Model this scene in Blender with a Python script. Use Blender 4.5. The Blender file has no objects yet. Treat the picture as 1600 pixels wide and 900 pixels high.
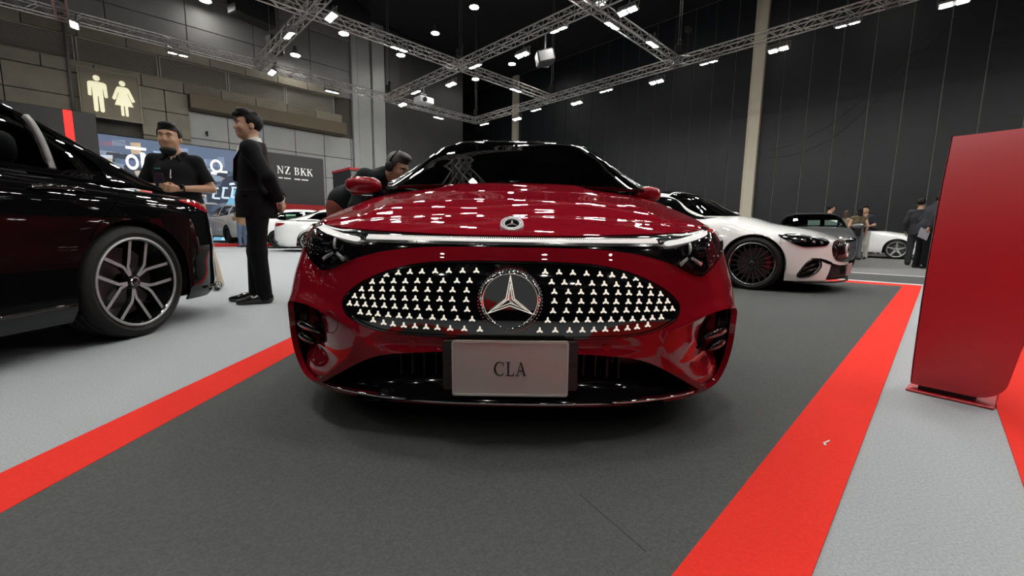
import bpy, math, random
import numpy as np
from mathutils import Vector, Matrix
from mathutils.geometry import delaunay_2d_cdt
random.seed(4); rng = np.random.default_rng(4)
SC = bpy.context.scene
COL = SC.collection

# ---------------------------------------------------------------- camera, world, exposure
CAM_H = 0.68
cam_data = bpy.data.cameras.new('camera'); cam = bpy.data.objects.new('camera', cam_data); COL.objects.link(cam)
cam_data.sensor_width = 36.0; cam_data.lens = 645.0*36.0/1600.0; cam_data.clip_start = .02; cam_data.clip_end = 200
PITCH = math.atan(85/645.0); ROLL = math.radians(.85)
cam.matrix_world = Matrix.Translation((0, 0, CAM_H)) @ Matrix.Rotation(math.pi/2-PITCH, 4, 'X') @ Matrix.Rotation(ROLL, 4, 'Z')
SC.camera = cam
world = bpy.data.worlds.new('hall_air'); SC.world = world; world.use_nodes = True
world.node_tree.nodes['Background'].inputs[0].default_value = (.80, .88, 1, 1)
world.node_tree.nodes['Background'].inputs[1].default_value = .006
SC.view_settings.view_transform = 'Standard'; SC.view_settings.look = 'None'
SC.view_settings.gamma = 1; SC.view_settings.use_curve_mapping = False
SC.view_settings.exposure = 0.12
LAMP = 235.0            # radiance of the floodlight lenses hung on the truss
HIGHBAY = 60.0          # radiance of the high-bay lamps under the roof

# the hall stands on a grid turned 45.7 degrees to the view: e1 runs to the far left, e2 to the far right
GA = math.radians(45.7)
E1 = Vector((-math.cos(GA), math.sin(GA), 0)); E2 = Vector((math.sin(GA), math.cos(GA), 0))
def G(a, b, z=0.0): return E1*a + E2*b + Vector((0, 0, z))
GROT = math.atan2(E2.y, E2.x)      # rotation that turns local x onto e2 (local y onto e1)
# ---------------------------------------------------------------- materials
MATS = {}
def mat(name, base, rough=.5, metal=0.0, coat=0.0, emit=None, estr=0.0, spec=.5, noise=None, bump=None, trans=0.0, alpha=1.0, coat_r=.03):
    if name in MATS: return MATS[name]
    m = bpy.data.materials.new(name); m.use_nodes = True; nt = m.node_tree; b = nt.nodes['Principled BSDF']
    b.inputs['Base Color'].default_value = (*base, 1); b.inputs['Roughness'].default_value = rough; b.inputs['Metallic'].default_value = metal
    b.inputs['Coat Weight'].default_value = coat; b.inputs['Coat Roughness'].default_value = coat_r
    b.inputs['Specular IOR Level'].default_value = spec; b.inputs['Transmission Weight'].default_value = trans; b.inputs['Alpha'].default_value = alpha
    if emit: b.inputs['Emission Color'].default_value = (*emit, 1); b.inputs['Emission Strength'].default_value = estr
    if noise or bump:
        tc = nt.nodes.new('ShaderNodeTexCoord'); n = nt.nodes.new('ShaderNodeTexNoise'); nt.links.new(tc.outputs['Object'], n.inputs['Vector'])
        if noise:                                     # (scale, detail, second colour, sharpness)
            n.inputs['Scale'].default_value = noise[0]; n.inputs['Detail'].default_value = noise[1]; n.inputs['Roughness'].default_value = .65
            r = nt.nodes.new('ShaderNodeValToRGB'); w = noise[3]
            r.color_ramp.elements[0].position = .5-w; r.color_ramp.elements[1].position = .5+w
            r.color_ramp.elements[0].color = (*base, 1); r.color_ramp.elements[1].color = (*noise[2], 1)
            nt.links.new(n.outputs['Fac'], r.inputs['Fac']); nt.links.new(r.outputs['Color'], b.inputs['Base Color'])
        if bump:                                      # (scale, strength)
            n2 = nt.nodes.new('ShaderNodeTexNoise'); n2.inputs['Scale'].default_value = bump[0]; n2.inputs['Detail'].default_value = 3
            nt.links.new(tc.outputs['Object'], n2.inputs['Vector'])
            bp = nt.nodes.new('ShaderNodeBump'); bp.inputs['Strength'].default_value = bump[1]; bp.inputs['Distance'].default_value = .01
            nt.links.new(n2.outputs['Fac'], bp.inputs['Height']); nt.links.new(bp.outputs['Normal'], b.inputs['Normal'])
    MATS[name] = m; return m
def glassmat(name, tint, clear=.3, rough=.0, ior=1.5):
    """thin tinted glass: Fresnel mirror over a tinted see-through pane"""
    if name in MATS: return MATS[name]
    m = bpy.data.materials.new(name); m.use_nodes = True; nt = m.node_tree; nt.nodes.clear()
    o = nt.nodes.new('ShaderNodeOutputMaterial'); mx = nt.nodes.new('ShaderNodeMixShader'); fr = nt.nodes.new('ShaderNodeFresnel'); fr.inputs['IOR'].default_value = ior
    g = nt.nodes.new('ShaderNodeBsdfGlossy'); g.inputs['Roughness'].default_value = rough
    t = nt.nodes.new('ShaderNodeBsdfTransparent'); t.inputs['Color'].default_value = (*[c*clear for c in tint], 1)
    nt.links.new(fr.outputs[0], mx.inputs[0]); nt.links.new(t.outputs[0], mx.inputs[1]); nt.links.new(g.outputs[0], mx.inputs[2]); nt.links.new(mx.outputs[0], o.inputs[0])
    MATS[name] = m; return m

# ---------------------------------------------------------------- objects
def link(o, parent=None):
    COL.objects.link(o)
    if parent is not None: o.parent = parent
    return o
def tag(o, label=None, cat=None, group=None, kind=None):
    if label: o['label'] = label
    if cat: o['category'] = cat
    if group: o['group'] = group
    if kind: o['kind'] = kind
    return o
def thing(name, label, cat, loc=(0, 0, 0), rz=0.0, group=None):
    o = bpy.data.objects.new(name, None); o.empty_display_size = .1; o.location = loc; o.rotation_euler = (0, 0, rz); link(o)
    return tag(o, label, cat, group)
def copy_tree(o, parent=None):
    c = o.copy(); link(c, parent)
    for ch in list(o.children): copy_tree(ch, c)
    return c
def mesh_obj(name, V, Fc, mats, parent=None, smooth=False, mi=None, N=None):
    me = bpy.data.meshes.new(name); me.from_pydata([tuple(map(float, v)) for v in V], [], [tuple(map(int, f)) for f in Fc])
    for m in (mats if isinstance(mats, (list, tuple)) else [mats]): me.materials.append(m)
    if mi is not None: me.polygons.foreach_set('material_index', np.array(mi, np.int32))
    if smooth or N is not None: me.polygons.foreach_set('use_smooth', np.ones(len(me.polygons), bool))
    me.update()
    if N is not None: me.normals_split_custom_set_from_vertices([tuple(map(float, n)) for n in N])
    return link(bpy.data.objects.new(name, me), parent)

def frame_of(a, b):
    d = (b-a).normalized(); up = Vector((0, 0, 1)) if abs(d.z) < .95 else Vector((1, 0, 0))
    x = d.cross(up).normalized(); y = x.cross(d).normalized(); return x, y, d
class MB:
    """collects simple solids; obj() links them as ONE mesh object"""
    def __init__(s): s.V = []; s.F = []; s.M = []
    def add(s, V, F, m=0, T=None):
        n = len(s.V)
        for v in V: s.V.append((T @ Vector(v)) if T is not None else Vector(v))
        for f in F: s.F.append([i+n for i in f]); s.M.append(m)
        return s
    def box(s, c, d, rot=None, m=0, ch=0.0):
        x, y, z = [k/2 for k in d]; T = Matrix.Translation(c) @ (rot.to_4x4() if rot is not None else Matrix())
        if ch <= 0:
            V = [(i*x, j*y, k*z) for i in (-1, 1) for j in (-1, 1) for k in (-1, 1)]
            F = [(0, 1, 3, 2), (4, 6, 7, 5), (0, 4, 5, 1), (2, 3, 7, 6), (0, 2, 6, 4), (1, 5, 7, 3)]
            return s.add(V, F, m, T)
        c_ = min(ch, x*.9, y*.9, z*.9); V = []; idx = {}
        for i in (-1, 1):
            for j in (-1, 1):
                for k in (-1, 1):
                    for a in range(3):
                        p = [i*(x-c_), j*(y-c_), k*(z-c_)]; p[a] = (i*x, j*y, k*z)[a]; idx[(i, j, k, a)] = len(V); V.append(p)
        F = []
        for a in range(3):
            b, c2 = (a+1) % 3, (a+2) % 3
            for sg in (-1, 1):
                q = []
                for (u, v) in ((-1, -1), (1, -1), (1, 1), (-1, 1)):
                    k = [0, 0, 0]; k[a] = sg; k[b] = u; k[c2] = v; q.append(idx[(*k, a)])
                F.append(q if sg > 0 else q[::-1])
            for u in (-1, 1):                                 # edges along axis a
                for v in (-1, 1):
                    k0 = [0, 0, 0]; k0[a] = -1; k0[b] = u; k0[c2] = v; k1 = list(k0); k1[a] = 1
                    q = [idx[(*k0, b)], idx[(*k1, b)], idx[(*k1, c2)], idx[(*k0, c2)]]; F.append(q if u*v < 0 else q[::-1])
        for i in (-1, 1):
            for j in (-1, 1):
                for k in (-1, 1):
                    q = [idx[(i, j, k, 0)], idx[(i, j, k, 1)], idx[(i, j, k, 2)]]; F.append(q if i*j*k > 0 else q[::-1])
        return s.add(V, F, m, T)
    def bar(s, a, b, r, n=6, m=0, r2=None):
        a = Vector(a); b = Vector(b); x, y, d = frame_of(a, b); r2 = r if r2 is None else r2
        V = []
        for p, rr in ((a, r), (b, r2)):
            for i in range(n):
                t = 2*math.pi*i/n; V.append(p + (x*math.cos(t)+y*math.sin(t))*rr)
        F = [(i, (i+1) % n, n+(i+1) % n, n+i) for i in range(n)] + [tuple(range(n))[::-1], tuple(range(n, 2*n))]
        return s.add(V, F, m)
    def tube(s, pts, r, n=8, m=0, closed=False):
        P = [Vector(p) for p in pts]; k = len(P); V = []; F = []
        prev = None
        for i, p in enumerate(P):
            a = P[(i-1) % k] if (closed or i > 0) else p; b = P[(i+1) % k] if (closed or i < k-1) else p
            d = (b-a).normalized()
            if prev is None: x, y, _ = frame_of(a, b)
            else: x = (prev - d*prev.dot(d)).normalized(); y = d.cross(x)
            prev = x; rr = r[i] if isinstance(r, (list, tuple)) else r
            for j in range(n):
                t = 2*math.pi*j/n; V.append(p+(x*math.cos(t)+y*math.sin(t))*rr)
        for i in range(k if closed else k-1):
            for j in range(n):
                F.append((i*n+j, i*n+(j+1) % n, ((i+1) % k)*n+(j+1) % n, ((i+1) % k)*n+j))
        if not closed: F += [tuple(range(n))[::-1], tuple(range((k-1)*n, k*n))]
        return s.add(V, F, m)
    def lathe(s, prof, n=32, T=None, m=0, closed=False):
        """profile of (radius, x) turned about the x axis"""
        V = []; F = []; k = len(prof)
        for i in range(n):
            t = 2*math.pi*i/n
            for r, x in prof: V.append((x, r*math.cos(t), r*math.sin(t)))
        for i in range(n):
            for j in range(k if closed else k-1):
                F.append((i*k+j, i*k+(j+1) % k, ((i+1) % n)*k+(j+1) % k, ((i+1) % n)*k+j))
        return s.add(V, F, m, T)
    def prism(s, poly, t, T=None, m=0, m_side=None):
        """flat polygon in x-z extruded along +y by t"""
        n = len(poly); V = [(p[0], 0, p[1]) for p in poly]+[(p[0], t, p[1]) for p in poly]
        s.add(V, [tuple(range(n)), tuple(range(n, 2*n))[::-1]], m, T)
        return s.add(V, [(i, n+i, n+(i+1) % n, (i+1) % n) for i in range(n)], m if m_side is None else m_side, T)
    def blob(s, c, r, n=16, k=10, e=1.0, T=None, m=0):
        V = []; F = []; pw = lambda v: math.copysign(abs(v)**e, v)
        for i in range(k+1):
            ph = -math.pi/2+math.pi*i/k
            for j in range(n):
                t = 2*math.pi*j/n
                V.append((c[0]+r[0]*pw(math.cos(ph))*pw(math.cos(t)), c[1]+r[1]*pw(math.cos(ph))*pw(math.sin(t)), c[2]+r[2]*pw(math.sin(ph))))
        for i in range(k):
            for j in range(n): F.append((i*n+j, i*n+(j+1) % n, (i+1)*n+(j+1) % n, (i+1)*n+j))
        return s.add(V, F, m, T)
    def obj(s, name, mats, parent=None, smooth=False):
        return mesh_obj(name, s.V, s.F, mats, parent, smooth, s.M)
def sharpen(o, ang=35):
    me = o.data; me.polygons.foreach_set('use_smooth', np.ones(len(me.polygons), bool)); me.set_sharp_from_angle(angle=math.radians(ang)); return o
def arc(cx, cz, r, a0, a1, n): return [(cx+r*math.cos(math.radians(a0+(a1-a0)*i/n)), cz+r*math.sin(math.radians(a0+(a1-a0)*i/n))) for i in range(n+1)]
def rrect(x0, z0, x1, z1, r, n=4):
    return arc(x1-r, z1-r, r, 0, 90, n)+arc(x0+r, z1-r, r, 90, 180, n)+arc(x0+r, z0+r, r, 180, 270, n)+arc(x1-r, z0+r, r, 270, 360, n)

# serif capitals as flat polygons, unit height
def glyph(ch):
    sr = lambda x, z, w=.16, h=.035: [(x-w, z), (x+w, z), (x+w, z+h), (x-w, z+h)]
    st = lambda x0, x1, z0=0, z1=1: [(x0, z0), (x1, z0), (x1, z1), (x0, z1)]
    if ch == 'L': return .62, [st(.13, .25), sr(.19, 0), sr(.19, .965), [(.2, 0), (.58, 0), (.62, .26), (.585, .26), (.5, .045), (.2, .045)]]
    if ch == 'A': return .80, [[(.36, 1), (.44, 1), (.74, 0), (.6, 0)], [(.37, .98), (.40, .9), (.15, 0), (.10, 0)], st(.2, .6, .33, .375), sr(.12, 0, .12), sr(.67, 0, .13)]
    if ch == 'C':
        o = arc(.42, .5, 1, 48, 312, 26); P = [(.42+(x-.42)*.40, .5+(z-.5)*.51) for x, z in o]
        q = [(.45+(x-.42)*.285, .5+(z-.5)*.465) for x, z in arc(.42, .5, 1, 52, 308, 26)]
        return .78, [P+q[::-1], [(.655, .70), (.70, .70), (.70, .98), (.665, .98), (.655, .88)], [(.655, .02), (.69, .12), (.71, .2), (.66, .2)]]
    if ch == 'N': return .90, [st(.15, .20), st(.70, .75), [(.10, 1), (.25, 1), (.75, 0), (.68, 0)], sr(.17, 0, .12), sr(.72, .965, .12), [(.02, 1), (.2, 1), (.2, .965), (.02, .965)]]
    if ch == 'Z': return .74, [[(.08, 1), (.68, 1), (.68, .955), (.08, .955)], [(.52, .97), (.68, .97), (.22, .03), (.06, .03)], st(.06, .68, 0, .045), [(.08, 1), (.115, 1), (.10, .78), (.06, .78)], [(.68, 0), (.645, 0), (.66, .24), (.70, .24)]]
    if ch == 'B':
        def bowl(zc, ry, rx): 
            o = [(.36+rx*math.cos(math.radians(a)), zc+ry*math.sin(math.radians(a))) for a in range(-90, 91, 12)]
            i = [(.36+(rx-.12)*math.cos(math.radians(a)), zc+(ry-.04)*math.sin(math.radians(a))) for a in range(-90, 91, 12)]
            return o+i[::-1]
        return .74, [st(.13, .25), [(.03, 0), (.37, 0), (.37, .04), (.03, .04)], [(.03, 1), (.36, 1), (.36, .96), (.03, .96)], st(.25, .36, .5, .54), bowl(.76, .24, .24), bowl(.27, .27, .30)]
    if ch == 'K': return .80, [st(.13, .25), sr(.19, 0), sr(.19, .965), [(.24, .44), (.24, .50), (.63, .98), (.68, .98)], [(.34, .56), (.43, .66), (.80, .02), (.64, .02)], sr(.65, .965, .12), sr(.71, 0, .13)]
    return .35, []
def word(txt, h, t, mats, name, parent, T, sx=1.0, gap=.08):
    b = MB(); w = sum(glyph(c)[0]+gap for c in txt)-gap; x = -w/2
    for c in txt:
        gw, polys = glyph(c)
        for p in polys: b.prism([((x+px)*h*sx, (pz-.5)*h) for px, pz in p], t)
        x += gw+gap
    for i, v in enumerate(b.V): b.V[i] = T @ v
    return b.obj(name, mats, parent)
def star_mb(R, d=.35, rin=.20, b=None, T=None, m=0):
    """faceted three-pointed star in the x-z plane, ridge towards -y"""
    b = b or MB(); V = [(0, -R*d*.6, 0)]
    for k in range(6):
        a = math.radians(90+60*k); r = R if k % 2 == 0 else R*rin; V.append((r*math.cos(a), 0 if k % 2 else -R*.02, r*math.sin(a)))
    V += [(v[0], R*.06, v[2]) for v in V[1:]]
    F = [(0, 1+k, 1+(k+1) % 6) for k in range(6)]+[(1+k, 7+k, 7+(k+1) % 6, 1+(k+1) % 6) for k in range(6)]+[tuple(range(7, 13))]
    return b.add(V, F, m, T)
def paint(name, base, metal=.0, rough=.3): return mat(name, base, rough, metal, coat=1.0, spec=.05)
BLACK_GLOSS = mat('gloss_black_plastic', (.006, .006, .007), .08, coat=.5)
BLACK_MATT = mat('matt_black_plastic', (.007, .007, .0075), .55, spec=.35)
RUBBER = mat('tyre_rubber', (.010, .010, .010), .65, bump=(90, .15), spec=.3)
CHROME = mat('chrome', (.85, .86, .88), .06, 1.0)
SATIN = mat('satin_aluminium', (.42, .43, .44), .4, .5)
DARK_METAL = mat('dark_alloy', (.05, .05, .055), .22, .9)
WHITE_LED = mat('white_led', (.9, .9, .9), .3, emit=(1, .97, .9), estr=1.2)
RED_LENS = mat('red_lamp_lens', (.35, .005, .01), .08, coat=1)
TINT = glassmat('tinted_glass', (.75, .85, .85), .35)
DARK_GLASS = glassmat('dark_windscreen_glass', (.7, .8, .8), .16)
CLEAR = glassmat('clear_lamp_lens', (1, 1, 1), .96)
CABIN = mat('cabin_trim', (.012, .012, .013), .7)

# ---------------------------------------------------------------- car bodies: analytic surfaces cut into panels
def sm(a, b, x):
    t = np.clip((np.asarray(x, float)-a)/(b-a), 0, 1); return t*t*(3-2*t)
def spl(xs, ys):
    xs = np.array(xs, float); ys = np.array(ys, float); h = np.diff(xs); d = np.diff(ys)/h; n = len(xs); m = np.zeros(n)
    for i in range(1, n-1):
        if d[i-1]*d[i] > 0:
            w1 = 2*h[i]+h[i-1]; w2 = h[i]+2*h[i-1]; m[i] = (w1+w2)/(w1/d[i-1]+w2/d[i])
    m[0] = d[0]; m[-1] = d[-1]
    def f(x):
        x = np.asarray(x, float); k = np.clip(np.searchsorted(xs, x)-1, 0, n-2); t = (x-xs[k])/h[k]; tc = np.clip(t, 0, 1)
        r = ys[k]*(1+2*tc)*(1-tc)**2+h[k]*m[k]*tc*(1-tc)**2+ys[k+1]*tc*tc*(3-2*tc)+h[k]*m[k+1]*tc*tc*(tc-1)
        return r+np.where(t < 0, m[k]*t*h[k], 0)+np.where(t > 1, m[k+1]*(t-1)*h[k], 0)
    return f
class Shell:
    """wrap-around lower body: u = signed length along the plan outline from the nose, v = height, then arc length over the shoulder"""
    def __init__(s, L, W, af, pf, ar, pr, zh, front, side, rear, zbot, rf=.03, rs=.11, rr=.05, th=1.15):
        t = np.linspace(0, math.pi/2, 700)
        fx = W*np.sin(t)**(2/pf); fy = af*(1-np.cos(t)**(2/pf)); rx = W*np.sin(t)**(2/pr); ry = L-ar*(1-np.cos(t)**(2/pr))
        my = np.linspace(af, L-ar, 600); mx = np.full(600, W)
        x = np.r_[fx, mx[1:-1], rx[::-1]]; y = np.r_[fy, my[1:-1], ry[::-1]]
        S = np.r_[0, np.cumsum(np.hypot(np.diff(x), np.diff(y)))]
        s.S, s.x, s.y, s.smax, s.L, s.W = S, x, y, S[-1], L, W
        q = S+np.arange(len(S))*1e-9; tx = np.gradient(x, q); ty = np.gradient(y, q); l = np.hypot(tx, ty); nx = ty/l; ny = -tx/l
        nx[0] = 0; ny[0] = -1; nx[-1] = 0; ny[-1] = 1; k = np.ones(9)/9
        s.nx = np.convolve(np.r_[nx[:4][::-1], nx, nx[-4:][::-1]], k, 'valid'); s.ny = np.convolve(np.r_[ny[:4][::-1], ny, ny[-4:][::-1]], k, 'valid')
        s.zh = zh; s.f = spl(*front); s.sd = spl(*side); s.r = spl(*rear); s.zbot = zbot; s.rf, s.rs, s.rr, s.th = rf, rs, rr, th
        s.cen = np.array([0, L/2, .45]); s.et = None
        u = np.linspace(0, s.smax, 1500); s.et_ = s._edge(u); s.eu = u; s.et = s.et_
        P = s(u, s.vtop(u)); s.ex = P[:, 0]; s.ey = P[:, 1]
    def pl(s, u):
        a = np.abs(u); return np.interp(a, s.S, s.x), np.interp(a, s.S, s.y), np.interp(a, s.S, s.nx), np.interp(a, s.S, s.ny)
    def ins(s, ny, z):
        wf = sm(.25, .95, -ny); wr = sm(.25, .95, ny); return wf*s.f(z)+wr*s.r(z)+(1-wf-wr)*s.sd(z)
    def rad(s, ny):
        wf = sm(.3, .95, -ny); wr = sm(.3, .95, ny); return wf*s.rf+wr*s.rr+(1-wf-wr)*s.rs
    def _edge(s, u):
        x, y, nx, ny = s.pl(u); r = s.rad(ny); z = s.zh(x*.9, y)
        for _ in range(6):
            i = s.ins(ny, z)+r*(1-math.cos(s.th)); z = s.zh(x-nx*i, y-ny*i)
        return z
    def vtop(s, u):
        x, y, nx, ny = s.pl(u); r = s.rad(ny); zt = np.interp(np.abs(u), s.eu, s.et); return zt-r*math.sin(s.th)+r*s.th
    def u_at(s, y): return float(np.interp(y, s.y, s.S))
    def __call__(s, u, v):
        u = np.atleast_1d(np.asarray(u, float)); v = np.atleast_1d(np.asarray(v, float)); sg = np.where(u < 0, -1., 1.)
        x, y, nx, ny = s.pl(u); r = s.rad(ny); zt = np.interp(np.abs(u), s.eu, s.et); zc = zt-r*math.sin(s.th)
        th = np.clip((v-zc)/r, 0, s.th+.3); z = np.where(v > zc, zc+r*np.sin(th), v); i = s.ins(ny, z)+r*(1-np.cos(th))
        return np.stack([sg*(x-nx*i), y-ny*i, z], 1)
class Top:
    def __init__(s, zh): s.zh = zh; s.cen = np.array([0, 2.3, 0.])
    def __call__(s, u, v):
        u = np.atleast_1d(np.asarray(u, float)); v = np.atleast_1d(np.asarray(v, float)); return np.stack([u, v, s.zh(u, v)], 1)
class Green:
    """greenhouse: u = station along the car, v = -1..1 across (0 on the centre line, +-1 at the belt)"""
    def __init__(s, belt, roof, wb, lean, e=.55, ez=.62, wf=0., wr=0., ym=2.2):
        s.belt = spl(*belt); s.roof = spl(*roof); s.wb = spl(*wb); s.k = lean; s.e = e; s.ez = ez; s.wf = wf; s.wr = wr; s.ym = ym
        s.y0 = roof[0][0]; s.y1 = roof[0][-1]; s.cen = np.array([0, ym, .6])
    def __call__(s, u, v):
        u = np.atleast_1d(np.asarray(u, float)); v = np.atleast_1d(np.asarray(v, float)); sg = np.where(v < 0, -1., 1.)
        a = np.clip(math.pi/2*(1-np.abs(v)**1.8), 0, math.pi/2); zb = s.belt(u); H = np.maximum(s.roof(u)-zb, 0)
        z = zb+H*np.sin(a)**s.ez; x = (s.wb(u)-s.k*(z-zb))*np.clip(np.cos(a), 0, 1)**s.e
        q = np.abs(x)/.75; y = u+np.where(u < s.ym, s.wf*sm(s.ym, s.y0, u), -s.wr*sm(s.ym, s.y1, u))*q*q
        return np.stack([sg*x, y, z], 1)
    def v_of(s, u, z):
        zb = s.belt(u); H = s.roof(u)-zb; a = np.arcsin(np.clip((z-zb)/H, 0, 1)**(1/s.ez)); return (1-a*2/math.pi)**(1/1.8)
def surf_normals(f, u, v, e=1e-3):
    du = f(u+e, v)-f(u-e, v); dv = f(u, v+e)-f(u, v-e); n = np.cross(du, dv); n = n/np.maximum(np.linalg.norm(n, axis=1, keepdims=True), 1e-12)
    s = np.sign(((f(u, v)-f.cen)*n).sum(1, keepdims=True)); s[s == 0] = 1
    return n*s
def inside(P, poly):
    x, y = P[:, 0], P[:, 1]; r = np.zeros(len(P), bool); n = len(poly)
    for i in range(n):
        x0, y0 = poly[i]; x1, y1 = poly[(i+1) % n]
        if y0 == y1: continue
        r ^= ((y0 > y) != (y1 > y)) & (x < (x1-x0)*(y-y0)/(y1-y0)+x0)
    return r
def resample(poly, h):
    out = []
    for i in range(len(poly)):
        a = np.array(poly[i], float); b = np.array(poly[(i+1) % len(poly)], float); n = max(1, int(math.ceil(np.linalg.norm(b-a)/h)))
        out += [a+(b-a)*k/n for k in range(n)]
    return np.array(out)
def curve(pts, n=5, closed=True):
    """Catmull-Rom through the points"""
    P = [np.array(p, float) for p in pts]; k = len(P); out = []
    for i in range(k if closed else k-1):
        g = lambda j: P[j % k] if closed else P[min(max(j, 0), k-1)]
        a, b, c, d = g(i-1), g(i), g(i+1), g(i+2)
        for t in np.arange(n)/n: out.append(tuple(.5*(2*b+(c-a)*t+(2*a-5*b+4*c-d)*t*t+(3*b-a-3*c+d)*t**3)))
    if not closed: out.append(tuple(P[-1]))
    return out
def area(p): p = np.array(p); q = np.roll(p, -1, 0); return .5*(p[:, 0]*q[:, 1]-q[:, 0]*p[:, 1]).sum()
def inset(poly, g):
    P = np.array(poly, float); s = 1 if area(P) > 0 else -1
    a = P-np.roll(P, 1, 0); b = np.roll(P, -1, 0)-P
    a /= np.maximum(np.linalg.norm(a, axis=1, keepdims=True), 1e-9); b /= np.maximum(np.linalg.norm(b, axis=1, keepdims=True), 1e-9)
    na = np.stack([-a[:, 1], a[:, 0]], 1)*s; nb = np.stack([-b[:, 1], b[:, 0]], 1)*s; m = na+nb; l = (m*m).sum(1, keepdims=True)
    return P+m*2*g/np.maximum(l, 1.0)
def mirror(poly): return [(-a, b) for a, b in poly]
def panel(name, f, outline, mats, parent, h=.03, holes=(), off=0.0, thick=.012, gap=0.0, sv=1.0, skirt_mat=0):
    sc = np.array([1, sv]); o = resample([tuple(np.array(p)*sc) for p in outline], h)
    if gap: o = inset(o, gap)
    hs = []
    for q in holes:
        q = resample([tuple(np.array(p)*sc) for p in q], h); hs.append(inset(q, -gap) if gap else q)
    pts = [tuple(p) for p in o]; ed = [(i, (i+1) % len(o)) for i in range(len(o))]
    for q in hs:
        n = len(pts); pts += [tuple(p) for p in q]; ed += [(n+i, n+(i+1) % len(q)) for i in range(len(q))]
    B = np.array(pts); lo = o.min(0); hi = o.max(0)
    nx = max(2, int((hi[0]-lo[0])/h)); ny = max(2, int((hi[1]-lo[1])/h))
    gx, gy = np.meshgrid(np.linspace(lo[0], hi[0], nx+1)[1:-1] if nx > 1 else [], np.linspace(lo[1], hi[1], ny+1)[1:-1] if ny > 1 else [], indexing='ij')
    g = np.stack([gx.ravel(), gy.ravel()], 1)
    if len(g):
        ok = inside(g, o)
        for q in hs: ok &= ~inside(g, q)
        g = g[ok]
        if len(g):
            d = np.full(len(g), 9.0)
            for k in range(0, len(B), 64): d = np.minimum(d, np.sqrt(((g[:, None]-B[None, k:k+64])**2).sum(2)).min(1))
            g = g[d > .42*h]
    allp = [Vector((float(a), float(b))) for a, b in np.vstack([B, g])] if len(g) else [Vector((float(a), float(b))) for a, b in B]
    V2, _, T, *_ = delaunay_2d_cdt(allp, ed, [], 0, 1e-6)
    V2 = np.array([tuple(v) for v in V2]); T = np.array([t for t in T if len(t) == 3]); c = V2[T].mean(1); ok = inside(c, o)
    for q in hs: ok &= ~inside(c, q)
    T = T[ok]; uv = V2/sc; P = f(uv[:, 0], uv[:, 1]); N = surf_normals(f, uv[:, 0], uv[:, 1])
    ofs = off(uv[:, 0], uv[:, 1])[:, None] if callable(off) else off
    P = P+N*ofs
    if callable(off):
        e = 2e-3
        def f2(u, v): return f(u, v)+surf_normals(f, u, v)*off(u, v)[:, None]
        f2.cen = f.cen; du = f2(uv[:, 0]+e, uv[:, 1])-f2(uv[:, 0]-e, uv[:, 1]); dv = f2(uv[:, 0], uv[:, 1]+e)-f2(uv[:, 0], uv[:, 1]-e)
        M = np.cross(du, dv); M /= np.maximum(np.linalg.norm(M, axis=1, keepdims=True), 1e-12); sgn = np.sign((M*N).sum(1, keepdims=True)); sgn[sgn == 0] = 1; N = M*sgn
    a, b, c3 = P[T[:, 0]], P[T[:, 1]], P[T[:, 2]]
    fl = (np.cross(b-a, c3-a)*N[T].mean(1)).sum(1) < 0; T[fl] = T[fl][:, ::-1]
    V = list(P); NN = list(N); Fc = [tuple(t) for t in T]; MI = [0]*len(Fc)
    if thick:
        E = {}
        for t in T:
            for i in range(3):
                e = (int(t[i]), int(t[(i+1) % 3])); E[e] = E.get((e[1], e[0]), 0); 
        S = set(E); bd = [e for e in E if (e[1], e[0]) not in S]
        for (i, j) in bd:
            d = P[j]-P[i]; n = (N[i]+N[j]); out = np.cross(d, n); l = np.linalg.norm(out); out = out/l if l > 1e-12 else n
            k = len(V); V += [P[i], P[j], P[j]-N[j]*thick, P[i]-N[i]*thick]; NN += [out]*4; Fc.append((k+1, k, k+3, k+2)); MI.append(skirt_mat)
    return mesh_obj(name, V, Fc, mats, parent, True, MI, NN)

def strip(sh, u0, u1, arches=(), top=None, zb=None, left=None, right=None, n=26):
    """outline between two cuts of the shell, following the wheel arches along the bottom"""
    zb0 = sh.zbot if zb is None else zb
    us = list(np.linspace(u0, u1, n))
    for uc, zc, R in arches:
        a = np.linspace(0, math.pi, 25); us += [uc-R*math.cos(t) for t in a if u0 < uc-R*math.cos(t) < u1]
    us = sorted(us)
    def bot(u):
        z = zb0
        for uc, zc, R in arches:
            if abs(u-uc) < R: z = max(z, zc+math.sqrt(max(R*R-(u-uc)**2, 0)))
            elif abs(abs(u-uc)-R) < 1e-6: z = max(z, min(zc, zc))
        return z
    P = [(u, bot(u)) for u in us]
    if right: P += list(right)
    tp = (lambda u: float(sh.vtop(u)[()] if np.ndim(sh.vtop(u)) == 0 else sh.vtop(np.array([u]))[0])) if top is None else (lambda u: top)
    T = [(u, tp(u)) for u in np.linspace(u1, u0, n)]
    P += T
    if left: P += list(left)
    q = [P[0]]
    for p in P[1:]:
        if math.hypot(p[0]-q[-1][0], p[1]-q[-1][1]) > 1e-4: q.append(p)
    return q
def edge_line(sh, y0, y1, n=40):
    """right-hand rim of the shell between two stations, as (x, y)"""
    k = (sh.ey >= y0) & (sh.ey <= y1); x = sh.ex[k]; y = sh.ey[k]; o = np.linspace(0, len(x)-1, min(n, len(x))).astype(int); return list(zip(x[o], y[o]))

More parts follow.
